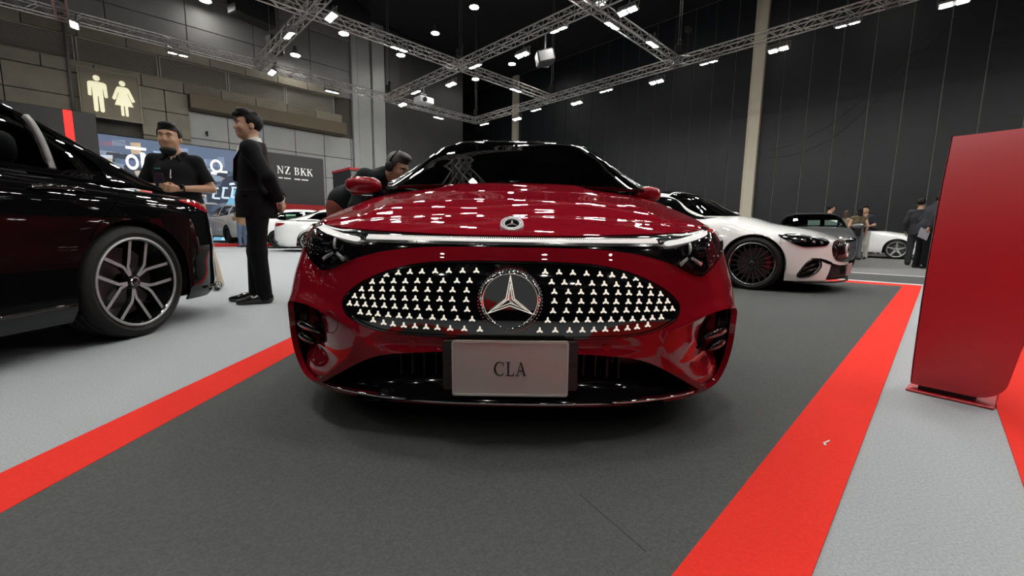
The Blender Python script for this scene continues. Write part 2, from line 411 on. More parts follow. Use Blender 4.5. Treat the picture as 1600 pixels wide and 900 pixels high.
def make_wheel(parent, loc, side, R=.34, w=.245, rim=.245, style='five', name='wheel', caliper=None, face=None, seg=56, lip=None):
    """tyre with rim, spokes, hub cap and brake disc; its outer face looks along side*x"""
    face = face or SATIN
    T = Matrix.Translation(loc) @ (Matrix() if side > 0 else Matrix.Rotation(math.pi, 4, 'Z'))
    h = w/2; b = MB(); r0 = rim+.004
    prof = [(r0, -h*.75), (rim+.02, -h*.92), (R-.045, -h*1.0), (R-.018, -h*.93), (R-.004, -h*.78)]
    if seg > 40:
        for k in range(3):
            x = (-.38+.38*k)*h*1.1; prof += [(R, x-.012), (R-.007, x-.007), (R-.007, x+.007), (R, x+.012)]
    prof += [(R-.004, h*.78), (R-.018, h*.93), (R-.045, h*1.0), (rim+.03, h*.97), (rim+.012, h*.9), (r0, h*.84)]
    b.lathe(prof, seg, T); wh = sharpen(b.obj(name, RUBBER, parent), 50)
    b = MB(); b.lathe([(rim+.006, h*.80), (rim+.006, h*.93), (rim-.004, h*.95), (rim-.014, h*.88), (rim-.02, h*.55), (rim-.035, -h*.2), (rim-.03, -h*.8)], seg, T)
    sharpen(b.obj('rim', BLACK_GLOSS if seg > 40 else (lip or face), wh), 40)
    if seg > 40: b = MB(); b.lathe([(rim+.007, h*.86), (rim+.007, h*.94), (rim-.003, h*.965), (rim-.009, h*.92), (rim-.010, h*.86)], seg, T); sharpen(b.obj('rim_lip', lip or face, wh), 40)
    b = MB(); b.lathe([(.05, -h*.05), (rim*.78, -h*.05), (rim*.78, -h*.22), (.05, -h*.22)], 40, T, closed=True); sharpen(b.obj('brake_disc', mat('brake_iron', (.16, .16, .17), .35, .9), wh), 40)
    if caliper:
        b = MB(); b.box((h*.0, rim*.62, .02), (.07, .075, .19), None, 0, .015); 
        for i, v in enumerate(b.V): b.V[i] = T @ v
        b.obj('brake_caliper', caliper, wh)
    def arm(pts, w0, w1, d=.035, xo=h*.62, xi=h*.80):
        """flat-faced spoke along (radius, angle) points; face material 0, flanks 1"""
        bb = MB(); n = len(pts); L = []; 
        for i, (r, a) in enumerate(pts):
            t = i/(n-1); ww = w0+(w1-w0)*t; x = xi+(xo-xi)*(1-t)**1.0 if False else xi-(xi-xo)*(1-t)
            c = Vector((x, r*math.sin(a), r*math.cos(a)))
            j = min(i+1, n-1); k = max(i-1, 0); dv = Vector((0, pts[j][0]*math.sin(pts[j][1])-pts[k][0]*math.sin(pts[k][1]), pts[j][0]*math.cos(pts[j][1])-pts[k][0]*math.cos(pts[k][1]))).normalized()
            s_ = Vector((1, 0, 0)).cross(dv)
            L.append([c-s_*ww/2, c+s_*ww/2, c+s_*ww*.42-Vector((d, 0, 0)), c-s_*ww*.42-Vector((d, 0, 0))])
        V = [p for q in L for p in q]; F = []; M = []
        for i in range(n-1):
            for k in range(4): F.append((4*i+k, 4*i+(k+1) % 4, 4*i+4+(k+1) % 4, 4*i+4+k)); M.append(0 if k == 0 else 1)
        F += [(0, 3, 2, 1), (4*n-4, 4*n-3, 4*n-2, 4*n-1)]; M += [1, 1]
        bb.add(V, F, 0, T); bb.M = M; return bb.obj('spoke', [face, BLACK_GLOSS], wh)
    re = rim-.012; A = math.radians
    if style == 'fork':                      # five V forks, each with two kinked arms
        for k in range(5):
            c0 = A(72*k+44)
            for s_ in (-1, 1): arm([(.044, c0+s_*A(4)), (.105, c0+s_*A(7)), (.128, c0+s_*A(11)), (re, c0+s_*A(23.5))], .017, .020)
    elif style == 'fine':                    # twenty thin blades
        for k in range(10):
            for s_ in (-1, 1): arm([(.045, A(36*k+s_*7)), (re, A(36*k+s_*9.5))], .013, .016)
    elif style == 'multi':
        for k in range(7):
            for s_ in (-1, 1): arm([(.05, A(360/7*k+s_*6)), (re, A(360/7*k+s_*13))], .02, .022)
    else:                                    # five broad star arms
        for k in range(5): arm([(.04, A(72*k)), (.12, A(72*k)), (re, A(72*k))], .075, .04)
    b = MB(); b.lathe([(0, h*.69), (.028, h*.685), (.036, h*.64), (.04, h*.3)], 24, T)
    hc = sharpen(b.obj('hub_cap', BLACK_GLOSS if seg > 40 else face, wh), 40)
    if seg > 40:
        b = MB(); b.tube([(h*.69, .026*math.cos(t), .026*math.sin(t)) for t in np.linspace(0, 2*math.pi, 21)[:-1]], .0025, 5, 0, True)
        Tm = Matrix.Translation((h*.685, 0, 0)) @ Matrix.Rotation(math.pi/2, 4, 'Z'); star_mb(.022, b=b, T=Tm)
        for i, v in enumerate(b.V): b.V[i] = T @ v
        b.obj('hub_star', CHROME, wh)
    return wh

class Car:
    def __init__(s, name, label, sh, gr, pnt, loc, rz, group=None):
        s.root = thing(name, label, 'car', loc, rz, group); s.sh = sh; s.gr = gr; s.p = pnt; s.top = Top(sh.zh)
    def inner(s, arches, h=.09, fo=.17):
        """dark liner behind the shut lines, with arch liners and floor pan"""
        sh = s.sh
        for sg in (-1, 1):
            o = strip(sh, 0, sh.smax, arches, n=60); o = o if sg > 0 else mirror(o)
            panel('inner_body', sh, o, BLACK_MATT, s.root, h, off=lambda u, v: -.03-(fo-.03)*(1-sm(.95, 1.12, np.abs(u))), thick=0)
        b = MB(); n = 40; us = np.linspace(0, sh.smax, n); P = sh(us, np.full(n, sh.zbot+.02)); pts = [(p[0]*.96, p[1]) for p in P]+[(-p[0]*.96, p[1]) for p in P[::-1]]
        b.add([(x, y, sh.zbot+.03) for x, y in pts], [tuple(range(len(pts)))]); b.obj('floor_pan', BLACK_MATT, s.root)
        for (yc, zc, R) in s.arch_y:
            for sg in (-1, 1):
                b = MB(); V = []; F = []; m = 18
                for i in range(m+1):
                    t = math.pi*(i/m)*1.16-.08*math.pi; V += [(sg*(sh.W-.03), yc-(R+.004)*math.cos(t), zc+(R+.004)*math.sin(t)), (sg*(sh.W-.36), yc-(R+.004)*math.cos(t), zc+(R+.004)*math.sin(t))]
                F = [(2*i, 2*i+1, 2*i+3, 2*i+2) for i in range(m)]; b.add(V, F); b.add([(sg*(sh.W-.36), yc+(R-.075)*math.cos(t), zc+(R-.075)*math.sin(t)) for t in np.linspace(0, 2*math.pi, 24)[:-1]], [tuple(range(23))])
                b.obj('arch_liner', BLACK_MATT, s.root, True)
    def hood(s, yc, wrap, h=.05, y0=-1, name='hood', zoff=0.0, paintm=None):
        e = edge_line(s.sh, y0, yc+wrap, 60); e = [p for p in e if p[1] <= yc+wrap*(p[0]/.75)**2]
        xe = e[-1][0]; back = [(x, yc+wrap*(x/.75)**2) for x in np.linspace(xe, -xe, 24)]
        o = e+back[1:-1]+[(-x, y) for x, y in e[::-1]]
        return panel(name, s.top, o, paintm or s.p, s.root, h, gap=.0025, thick=.015)
    def deck(s, yd, wrap, h=.06, name='boot_lid'):
        e = edge_line(s.sh, yd-wrap, 9, 60); e = [p for p in e if p[1] >= yd-wrap*(p[0]/.75)**2]
        xe = e[0][0]; fr = [(x, yd-wrap*(x/.75)**2) for x in np.linspace(-xe, xe, 24)]
        o = e+[(-x, y) for x, y in e[::-1]]+fr[1:-1]
        return panel(name, s.top, o, s.p, s.root, h, gap=.0025, thick=.015)
    def shelf(s, y0, y1):
        """dark dash, seats and parcel shelf seen through the glass"""
        b = MB(); w = .62; z = float(s.gr.belt((y0+y1)/2))-.06
        b.box((0, (y0+y1)/2, z-.2), (w*2, y1-y0, .02))
        b.box((0, y0+.25, z-.02), (w*1.9, .5, .12), None, 0, .04); b.obj('dashboard', CABIN, s.root)
        for yy, n in ((y0+1.0, 2), (y0+1.80, 2)):
            for k in range(n):
                x = (-.36, .36)[k]; b = MB(); b.box((x, yy, z-.15), (.5, .16, .5), Matrix.Rotation(-.2, 3, 'X'), 0, .05); st = b.obj('seat', CABIN, s.root)
                b = MB(); b.blob((x, yy+.10, z+.2), (.14, .05, .1), 14, 8, .7); b.obj('headrest', CABIN, st, True)
    def greenhouse(s, wins, roof_v, yw, yr, vw, h=.07, screen=None, roofm=None, glass=None, cap=None):
        """wins: side windows as (name, outline in (y, z)); yw/yr windscreen and rear window spans; vw half-widths at base and head"""
        g = s.gr; H = []
        gm = glass or TINT; out = []
        def vz(y, z):
            u = y
            for _ in range(5):
                v = float(g.v_of(np.array([u]), z)[0]); u += y-float(g(u, v)[0][1])
            return u, v
        for sg in (-1, 1):
            for nm, poly in wins:
                q = [(u_, sg*v_) for u_, v_ in (vz(y, z) for y, z in poly)]; H.append(q); out.append((nm, q, gm))
        (a, b), (c, d) = yw, yr
        ws = [(a, -vw[0]), (a, vw[0]), (b, vw[1]), (b, -vw[1])]; H.append(ws); out.append(('windscreen', ws, screen or gm))
        if c is not None:
            rw = [(c, -vw[2]), (c, vw[2]), (d, vw[3]), (d, -vw[3])]; H.append(rw); out.append(('rear_window', rw, gm))
        rf = [(b+.03, -roof_v), (b+.03, roof_v), ((c or g.y1)-.04, roof_v*.95), ((c or g.y1)-.04, -roof_v*.95)]
        HH = H+([rf] if roofm else [])
        o = [(g.y0, -1), (g.y1, -1), (g.y1, 1), (g.y0, 1)]
        panel('cabin_frame', g, o, s.p if cap is None else cap, s.root, h, holes=HH, thick=.02, sv=.85)
        if roofm: panel('roof_panel', g, rf, roofm, s.root, h, off=-.001, thick=.01, gap=.003, sv=.85)
        for nm, q, m in out: panel(nm, g, q, m, s.root, h, off=-.004, thick=0, gap=.001, sv=.85)
    def mirror(s, side, loc, pnt, fold=0.0, size=(.125, .075, .075)):
        b = MB(); b.blob((0, 0, 0), size, 20, 12, .75)
        T = Matrix.Translation(loc) @ Matrix.Rotation(fold, 4, 'Z')
        for i, v in enumerate(b.V):
            v = Vector((v.x, v.y*(1.0 if v.y < 0 else .55), v.z)); b.V[i] = T @ v
        m = b.obj('door_mirror', pnt, s.root, True)
        b = MB(); b.box((0, 0, -size[2]*.86), (size[0]*1.45, .075, .03), None, 0, .012); b.box((-side*size[0]*.85, .0, -size[2]*1.1), (.10, .05, .05), Matrix.Rotation(side*.5, 3, 'Y'), 0, .015)
        for i, v in enumerate(b.V): b.V[i] = T @ v
        b.obj('mirror_foot', BLACK_GLOSS, m); return m
# ---------------------------------------------------------------- the hall: floor and carpets
LIGHT_CARPET = mat('light_grey_carpet', (.30, .325, .345), .95, noise=(150, 4, (.44, .465, .48), .2), bump=(260, .06), spec=.1)
DARK_CARPET = mat('charcoal_carpet', (.070, .0745, .074), .95, noise=(150, 4, (.108, .1135, .1115), .22), bump=(260, .12), spec=.1)
AISLE = mat('aisle_carpet', (.15, .155, .155), .95, noise=(40, 5, (.2, .2, .2), .2), spec=.1)
RED_CARPET = mat('red_carpet', (.74, .034, .022), .95, noise=(150, 4, (.84, .046, .034), .25), bump=(260, .1), spec=.1)
WHITE_TAPE = mat('white_edge_tape', (.75, .75, .74), .6)
def grid_obj(o): o.rotation_euler = (0, 0, GROT); return o
floor = MB().box((0, 9, -.05), (70, 76, .1)).obj('floor', LIGHT_CARPET); tag(floor, kind='structure')
def carpet(name, pts, z, m):
    b = MB(); n = len(pts); b.add([(x, y, z) for x, y in pts]+[(x, y, .0005) for x, y in pts], [tuple(range(n))]+[(i, n+i, n+(i+1) % n, (i+1) % n) for i in range(n)]); return b.obj(name, m, floor)
def gp(a, b): v = G(a, b); return (v.x, v.y)
RS0, RS1 = .305, .11        # right stripe between these e1 lines
XS0, XS1 = -1.405, -1.208   # left stripe between these x lines
def on_x(x, e1):            # y where the line e1 = const crosses x
    return (e1 - x*E1.x)/E1.y
yx = on_x(XS1, RS0)
bay = [(XS1, yx), (XS1, 9.6), gp(11.8, 8.25), gp(RS0, 8.25)]
carpet('charcoal_carpet', bay, .003, DARK_CARPET)
carpet('red_carpet_stripe', [(XS0, yx-.4), (XS1, yx), (XS1, 9.6), (XS0, 9.6)], .0042, RED_CARPET)
carpet('red_carpet_stripe', [gp(RS1, -1.72), gp(RS1, 8.6), gp(RS0, 8.6), (XS1, yx)], .0042, RED_CARPET)
carpet('red_carpet_stripe', [gp(RS0, 8.25), gp(RS0, 8.6), gp(12, 8.6), gp(12, 8.25)], .0042, RED_CARPET)
carpet('white_edge_line', [gp(-6, 8.74), gp(-6, 8.82), gp(14, 8.82), gp(14, 8.74)], .004, WHITE_TAPE)
carpet('white_edge_line', [gp(-6, 10.66), gp(-6, 10.76), gp(14, 10.76), gp(14, 10.66)], .004, WHITE_TAPE)
carpet('aisle_carpet', [gp(-6, 8.82), gp(-6, 10.66), gp(14, 10.66), gp(14, 8.82)], .0035, DARK_CARPET)
carpet('aisle_carpet', [gp(-8, 10.76), gp(-8, 25.9), gp(13, 25.9), gp(13, 10.76)], .003, AISLE)
carpet('red_carpet', [gp(-.235, .4), gp(-.235, 8.6), gp(-5, 8.6), gp(-5, .4)], .0042, RED_CARPET)
carpet('carpet_seam', [(.185, 1.005), (.185, 1.009), (.298, .812), (.298, .808)], .0034, mat('seam_dark', (.02, .02, .02), .9))
b = MB(); b.box((1.061, 1.303, .006), (.030, .005, .004), Matrix.Rotation(.5, 3, 'Z'), 0, .001).box((1.041, 1.287, .006), (.022, .007, .004), Matrix.Rotation(1.1, 3, 'Z'), 0, .001)
tag(b.obj('paper_scrap', mat('white_paper', (.8, .8, .78), .7)), 'tiny white scrap of paper lying on the right red carpet stripe', 'litter')
b = MB(); b.box((0, 0, 0), (6.2, 7.4, .12)); st = b.obj('display_platform', AISLE); st.location = G(22.6, 2.9, .06); st.rotation_euler = (0, 0, GROT+math.pi/2)
b = MB(); b.box((0, 0, 0), (7.4, .03, .14)); e = b.obj('red_edge', mat('red_gloss_trim', (.5, .012, .015), .3)); e.parent = st; e.location = (-3.12, 0, -.0); e.rotation_euler = (0, 0, math.pi/2)
tag(st, 'low grey display platform with a red front edge under the silver car', 'platform')

# ---------------------------------------------------------------- walls
D_BACK, D_LEFT = 26.0, 27.0
WALL_BLACK = mat('black_wall_panel', (.0135, .0155, .019), .42, noise=(1.2, 3, (.020, .022, .026), .3), spec=.35)
SEAM = mat('panel_seam_metal', (.30, .31, .29), .5)
wall_back = MB().box((0, 0, 7), (46, .2, 14)).obj('wall_back', SEAM); tag(wall_back, kind='structure')
wall_back.location = G(13.5, D_BACK+.14); wall_back.rotation_euler = (0, 0, GROT+math.pi/2)
pw = 1.2; gapw = .035; proto = None
for k in range(37):
    e1 = .5857+pw*(k-9)
    if proto is None:
        b = MB(); b.box((0, 0, 0), (pw-gapw, .05, 13.9), None, 0, .008); proto = b.obj('wall_panel', WALL_BLACK, wall_back)
    else: p = proto.copy(); link(p, wall_back); 
    (proto if k == 0 else p).location = ((e1+pw/2-13.5), .125, 7.0)
PILLAR = mat('warm_lit_pillar', (.62, .57, .44), .6, noise=(2, 3, (.68, .63, .5), .3))  # warm light on the pillars is put into their base colour
for i, e1 in enumerate((7.7, 26.35)):
    b = MB(); b.box((0, 0, 6.95), (.52, .3, 13.9), None, 0, .02).box((.31, .05, 6.95), (.10, .16, 13.9), None, 0, .02)
    c = b.obj('pillar', PILLAR); c.location = G(e1, D_BACK-.12); c.rotation_euler = (0, 0, GROT+math.pi/2); tag(c, kind='structure')

b = MB()
for pts in (((7.45, 5.28), (6.48, 5.36), (5.51, 5.61), (4.5, 6.14), (3.58, 6.86), (2.15, 8.3), (.6, 10.4)), ((7.42, 4.94), (6.01, 4.94), (4.93, 5.22), (3.73, 5.95), (1.92, 8.05), (.5, 9.9))):
    b.tube([((e_-13.5), .17, z_) for e_, z_ in curve(pts, 4, False)], .012, 5)
b.obj('wall_cable', mat('cable_grey', (.06, .06, .06), .6), wall_back)
CONC = [mat('beige_concrete_%d' % i, c, .75, noise=(1.3, 5, d, .25)) for i, (c, d) in enumerate((((.17, .152, .115), (.25, .228, .18)), ((.14, .123, .092), (.21, .188, .145)), ((.20, .182, .14), (.27, .248, .198))))]
GREYP = mat('light_grey_wall_panel', (.33, .345, .34), .6, noise=(1, 4, (.40, .415, .41), .3))
GREYD = mat('upper_grey_wall_panel', (.20, .20, .20), .6, noise=(1, 4, (.25, .25, .25), .3))
JOINT = mat('wall_joint', (.08, .075, .065), .8)
BROWN = mat('brown_soffit', (.12, .095, .06), .7)
CHAR = mat('charcoal_wall', (.035, .036, .038), .6, noise=(.5, 3, (.055, .055, .056), .3))
wall_left = MB().box((0, 0, 7), (34, .2, 14)).obj('wall_left', JOINT); tag(wall_left, kind='structure')
wall_left.location = G(D_LEFT+.12, 3.7); wall_left.rotation_euler = (0, 0, GROT)
def wl(name, a, b, z0, z1, d, m, ch=.012, gap=.03):
    """a block of the left wall: e2 from a to b, standing d proud of the wall"""
    o = MB().box(((a+b)/2-3.7, -.12-d/2, (z0+z1)/2), (b-a-gap, d, z1-z0-gap), None, 0, ch).obj(name, m, wall_left); return o
random.seed(7)
for z0, z1, m in ((8.95, 10.6, GREYD), (10.6, 12.3, GREYD), (12.3, 14, GREYD)):
    a = -8.0
    while a < 11.8: wl('wall_panel', a, min(a+2.9, 11.8), z0, z1, .06, m); a += 2.9
for a in np.arange(-8.0, 11.0, 1.55):
    wl('concrete_panel', a, min(a+1.55, 11.05), 8.80, 9.25, .42, random.choice(CONC)); wl('concrete_panel', a+.4, min(a+1.95, 11.05), 7.25, 7.80, .42, random.choice(CONC))
LOUV = mat('louvre_metal', (.50, .48, .42), .5, .2); LDARK = mat('louvre_void', (.08, .075, .065), .8)
a = -8.6
for k in range(8):
    w = 2.75; c = a+w/2
    if a+w > 11.6: break
    fr = MB(); xx = c-3.7
    for dz in (-.5, .5): fr.box((xx, -.33, 8.30+dz), (w-.04, .06, .06))
    for dx in (-w/2+.05, w/2-.05): fr.box((xx+dx, -.33, 8.30), (.06, .06, 1.0))
    fo = fr.obj('louvre', mat('louvre_frame', (.38, .37, .33), .5, .3), wall_left)
    MB().box((xx, -.2, 8.30), (w-.1, .04, .96)).obj('louvre_void', LDARK, fo)
    sl = MB()
    for i in range(15): sl.box((xx, -.30, 7.87+i*.0615), (w-.14, .055, .012), Matrix.Rotation(.7, 3, 'X'))
    tag(sl.obj('slats', LOUV, fo), kind='stuff'); a += w
wl('brown_beam', 3.4, 11.1, 6.55, 7.25, .9, BROWN, .02)
for z0, z1 in ((6.25, 7.25), (5.05, 6.25), (3.6, 5.05), (2.2, 3.6)):
    for (a, b_) in ((-8, -6.2), (-6.2, -4.4), (-4.4, -2.5), (-2.5, -.36), (1.58, 2.5), (2.5, 3.4)): wl('concrete_panel', a, b_, z0, z1, .40, random.choice(CONC))
for a in np.arange(3.4, 11.8, 1.65):
    for z0, z1 in ((5.25, 6.55), (3.95, 5.25), (2.6, 3.95), (.1, 2.6)): wl('wall_panel', a, min(a+1.65, 11.8), z0, z1, .05, GREYP)
for (a, b_, d) in ((11.8, 12.15, .25), (12.2, 13.1, .12), (13.15, 14.0, .3)): wl('grey_column', a, b_, 0, 13.95, d, GREYP, .02, .0)
wl('charcoal_panel', 14.0, 15.1, 0, 13.9, .35, CHAR); wl('charcoal_panel', 15.1, 20.6, 0, 13.9, .12, CHAR)
for x, z in ((4.1, 5.6), (7.5, 9.9), (8.3, 9.4)):
    b = MB(); b.box((x-3.7, -.22, z), (.1, .16, .14), None, 0, .02).bar((x-3.7, -.25, z-.1), (x-3.7, -.36, z-.16), .05, 8); tag(b.obj('wall_camera', BLACK_MATT, wall_left))
b = MB(); b.box((0, 0, 0), (34, .12, .12)).bar((-2.5, -.5, -5), (-2.5, -.5, 4), .06)
pipe = MB(); pipe.bar((-2.6-1.7, -.62, 5.0), (-2.6-1.7, -.62, 9.6), .06, 10); pipe.obj('drain_pipe', mat('grey_pipe', (.12, .12, .11), .5), wall_left, True)
ceiling = MB().box((0, 0, 14.1), (60, 60, .2)).obj('ceiling', mat('black_ceiling', (.008, .008, .009), .9)); tag(ceiling, kind='structure'); ceiling.location = G(6, 2); ceiling.rotation_euler = (0, 0, GROT)

# toilets sign
s = thing('toilet_sign', 'square brown toilet sign with cream man and woman figures high on the wall', 'sign', G(D_LEFT-.66, .62, 6.5), GROT)
MB().box((0, .06, 0), (1.9, .12, 1.98), None, 0, .02).obj('sign_board', mat('sign_brown', (.20, .175, .125), .6), s)
MB().box((0, .01, 1.0), (1.96, .06, .04)).box((0, .01, -1.0), (1.96, .06, .04)).box((.97, .01, 0), (.04, .06, 2.04)).box((-.97, .01, 0), (.04, .06, 2.04)).obj('sign_frame', mat('sign_frame', (.3, .27, .2), .5), s)
CREAM = mat('lit_cream_pictogram', (.85, .8, .58), .5, emit=(.95, .9, .62), estr=.55)
T = Matrix.Translation((0, -.03, 0))
b = MB(); o = -.42
b.prism([(o+.11*math.cos(t), .63+.115*math.sin(t)) for t in np.linspace(0, 2*math.pi, 21)[:-1]], .03, T)
b.prism(curve([(o-.30, .40), (o-.20, .47), (o+.20, .47), (o+.30, .40)], 4, False)+[(o+.31, -.12), (o+.24, -.15), (o+.20, -.12), (o+.18, .22), (o+.165, .22), (o+.165, -.74), (o+.10, -.79), (o+.03, -.74), (o+.015, -.12), (o-.015, -.12), (o-.03, -.74), (o-.10, -.79), (o-.165, -.74), (o-.165, .22), (o-.18, .22), (o-.20, -.12), (o-.24, -.15), (o-.31, -.12)], .03, T)
b.obj('man_pictogram', CREAM, s)
b = MB(); o = .40
b.prism([(o+.105*math.cos(t), .60+.11*math.sin(t)) for t in np.linspace(0, 2*math.pi, 21)[:-1]], .03, T)
b.prism(curve([(o-.22, .36), (o-.14, .44), (o+.14, .44), (o+.22, .36)], 4, False)+[(o+.38, -.10), (o+.31, -.15), (o+.26, -.12), (o+.16, .20), (o+.14, .18), (o+.31, -.36), (o+.12, -.36), (o+.12, -.78), (o+.07, -.81), (o+.025, -.78), (o+.02, -.36), (o-.02, -.36), (o-.025, -.78), (o-.07, -.81), (o-.12, -.78), (o-.12, -.36), (o-.31, -.36), (o-.14, .18), (o-.16, .20), (o-.26, -.12), (o-.31, -.15), (o-.38, -.10)], .03, T)
b.obj('woman_pictogram', CREAM, s)

# dark booth wall with the lit red strip, LED wall, lettered sign wall, black and blue booth
DB = mat('booth_dark_grey', (.028, .029, .031), .5)
s = thing('booth_wall', 'dark grey booth wall with a glowing red vertical strip', 'booth wall', G(D_LEFT-1.0, -4.4, 0), GROT)
MB().box((.1, 0, 2.75), (8.7, .5, 5.5), None, 0, .02).obj('wall_body', DB, s)
MB().box((3.62, -.27, 4.05), (.26, .06, 2.85), None, 0, .01).obj('red_light_strip', mat('red_strip_light', (.6, .01, .01), .4, emit=(1, .015, .01), estr=1.6), s)

scr = thing('led_wall', 'wide glowing LED video wall showing a street scene', 'screen', G(D_LEFT-1.0, 2.7, 0), GROT)
MB().box((0, .12, 2.4), (5.7, .24, 4.75), None, 0, .02).obj('screen_cabinet', BLACK_MATT, scr)
m = bpy.data.materials.new('led_picture'); m.use_nodes = True; nt = m.node_tree; bs = nt.nodes['Principled BSDF']; bs.inputs['Base Color'].default_value = (.01, .01, .012, 1); bs.inputs['Roughness'].default_value = .6
tc = nt.nodes.new('ShaderNodeTexCoord'); mp = nt.nodes.new('ShaderNodeMapping'); mp.inputs['Scale'].default_value = (1.6, 1, 3.2); vo = nt.nodes.new('ShaderNodeTexVoronoi'); vo.distance = 'CHEBYCHEV'; vo.inputs['Scale'].default_value = 1.5; vo.inputs['Randomness'].default_value = .9
rp = nt.nodes.new('ShaderNodeValToRGB'); rp.color_ramp.interpolation = 'CONSTANT'; sx = nt.nodes.new('ShaderNodeSeparateColor')
cols = [(0, (.02, .03, .05)), (.22, (.05, .08, .13)), (.42, (.10, .14, .19)), (.58, (.03, .04, .06)), (.74, (.22, .28, .36)), (.86, (.35, .10, .08)), (.92, (.5, .42, .32))]
rp.color_ramp.elements[0].position = 0; rp.color_ramp.elements[0].color = (*cols[0][1], 1); rp.color_ramp.elements[1].position = cols[1][0]; rp.color_ramp.elements[1].color = (*cols[1][1], 1)
for p, c in cols[2:]: e = rp.color_ramp.elements.new(p); e.color = (*c, 1)
nt.links.new(tc.outputs['Object'], mp.inputs['Vector']); nt.links.new(mp.outputs[0], vo.inputs['Vector']); nt.links.new(vo.outputs['Color'], sx.inputs[0]); nt.links.new(sx.outputs[0], rp.inputs[0]); nt.links.new(rp.outputs[0], bs.inputs['Emission Color']); bs.inputs['Emission Strength'].default_value = 1.0
MB().box((0, -.01, 2.4), (5.6, .03, 4.65)).obj('screen_face', m, scr)
def em(name, c, s=1.0): return mat('led_'+name, (.01, .01, .01), .6, emit=c, estr=s)
def flat(name, poly, m_, y=-.035, z=0): b = MB(); b.prism([(p[0], p[1]) for p in poly], .008, Matrix.Translation((0, y, z))); return b.obj(name, m_, scr)
# pictures on the screen, x -2.8..2.8 and z 0.1..4.7
flat('picture_road', [(.9, .1), (2.8, .1), (2.8, 3.2), (2.5, 3.25)], em('road', (.16, .42, .62)))
flat('picture_road_glow', [(1.5, .1), (2.8, .1), (2.8, 2.7), (2.62, 2.8)], em('road_glow', (.40, .72, .85)), -.038)
flat('picture_sky', [(-2.8, 4.05), (2.8, 3.6), (2.8, 4.72), (-2.8, 4.72)], em('sky', (.10, .14, .22)))
for i, (x, z, w, h, c) in enumerate(((-2.45, 4.35, .5, .22, (.5, .1, .1)), (-2.0, 4.45, .45, .25, (.55, .6, .7)), (-1.45, 4.3, .35, .5, (.75, .55, .3)), (-.4, 4.15, .9, .3, (.5, .75, .95)), (.2, 4.45, .5, .2, (.35, .42, .6)), (-2.3, 3.2, .5, .35, (.55, .7, .85)), (-1.8, 2.6, .5, .3, (.8, .8, .85)), (-2.5, 3.8, .5, .14, (.55, .6, .7)), (2.5, 4.05, .5, .25, (.9, .06, .07)), (2.62, 3.65, .3, .5, (.75, .5, .25)), (1.3, 4.0, .5, .35, (.3, .4, .55)), (1.75, 4.1, .3, .5, (.35, .45, .6)), (-1.6, 3.65, .8, .2, (.12, .16, .3)), (-1.2, 2.4, .5, .3, (.7, .12, .12)))):
    flat('picture_shop_sign', [(x-w/2, z-h/2-.04), (x+w/2, z-h/2-.0), (x+w/2, z+h/2), (x-w/2, z+h/2-.04)], em('sign%d' % i, c))
WH = em('white', (.95, .95, .98), 1.3)
def ring(cx, cz, rx, rz, t): 
    o = [(cx+rx*math.cos(a), cz+rz*math.sin(a)) for a in np.linspace(0, 2*math.pi, 25)[:-1]]
    b = MB(); n = len(o); V = [(x, -.04, z) for x, z in o]+[(cx+(x-cx)*(1-t), -.04, cz+(z-cz)*(1-t)) for x, z in o]; b.add(V, [(i, (i+1) % n, n+(i+1) % n, n+i) for i in range(n)]); return b
b = ring(-1.62, 3.65, .22, .34, .4); b.box((-1.24, -.04, 3.72), (.16, .01, .8)).box((-1.45, -.04, 4.28), (.7, .01, .12)).box((-.97, -.04, 3.98), (.45, .01, .12)).box((-.86, -.04, 3.68), (.14, .01, .6)); b.obj('picture_lettering', WH, scr)
b = ring(1.55, 3.85, .26, .33, .35); b.box((1.42, -.042, 3.5), (.24, .01, .13)).box((1.85, -.04, 3.6), (.3, .01, .1)); b.obj('picture_lettering', WH, scr)
b = MB()
for x in (1.35, 1.75, 2.15): b.box((x, -.04, 2.5+.12*(x-1.35)), (.09, .01, .55), Matrix.Rotation(.2, 3, 'Y')).box((x+.12, -.04, 2.25+.12*(x-1.35)), (.26, .01, .09)).box((x+.1, -.04, 2.75+.12*(x-1.35)), (.24, .01, .08))
b.obj('picture_lettering', em('pale', (.6, .75, .85)), scr)
flat('picture_arrow', [(1.25, 1.2), (2.0, 1.95), (2.1, 1.25)], em('arrow', (.75, .9, .95)), -.045)
b = MB(); b.prism([(x_, z_+.85) for x_, z_ in curve([(1.75, 2.05), (1.85, 2.4), (2.2, 2.62), (2.6, 2.6), (2.78, 2.4), (2.78, 2.0), (2.3, 1.9)], 4)], .01, Matrix.Translation((0, -.043, 0))); b.obj('picture_car', em('car', (.02, .03, .06)), scr)
flat('picture_car_lamp', [(2.05, 2.95), (2.3, 3.0), (2.25, 3.1), (2.05, 3.05)], em('lamp', (.6, .8, .95), 1.3), -.05)

s = thing('sign_wall', 'charcoal sign wall with white serif lettering above the white cars', 'sign', G(D_LEFT-1.0, 7.5, 0), GROT)
MB().box((0, .15, 2.55), (4.1, .3, 4.7), None, 0, .02).obj('sign_body', DB, s)
MB().box((.2, .05, 2.0), (4.9, .5, .32), None, 0, .01).obj('red_band', mat('booth_red', (.36, .012, .016), .4), s)
LET = mat('white_letter', (.8, .8, .78), .5, emit=(1, 1, .95), estr=.35)
word('NZ BKK', .40, .04, LET, 'lettering', s, Matrix.Translation((.46, -.04, 4.02)), 1.02, .06)
b = MB(); random.seed(3); x = -.42
for wd in range(4):
    for k in range(random.randint(5, 9)): w = random.uniform(.02, .036); b.box((x+w/2, -.01, 3.58), (w, .02, random.choice((.05, .07)))); x += w+.01
    x += .07+(.12 if wd == 1 else 0)
tag(b.obj('small_lettering', LET, s), kind='stuff')
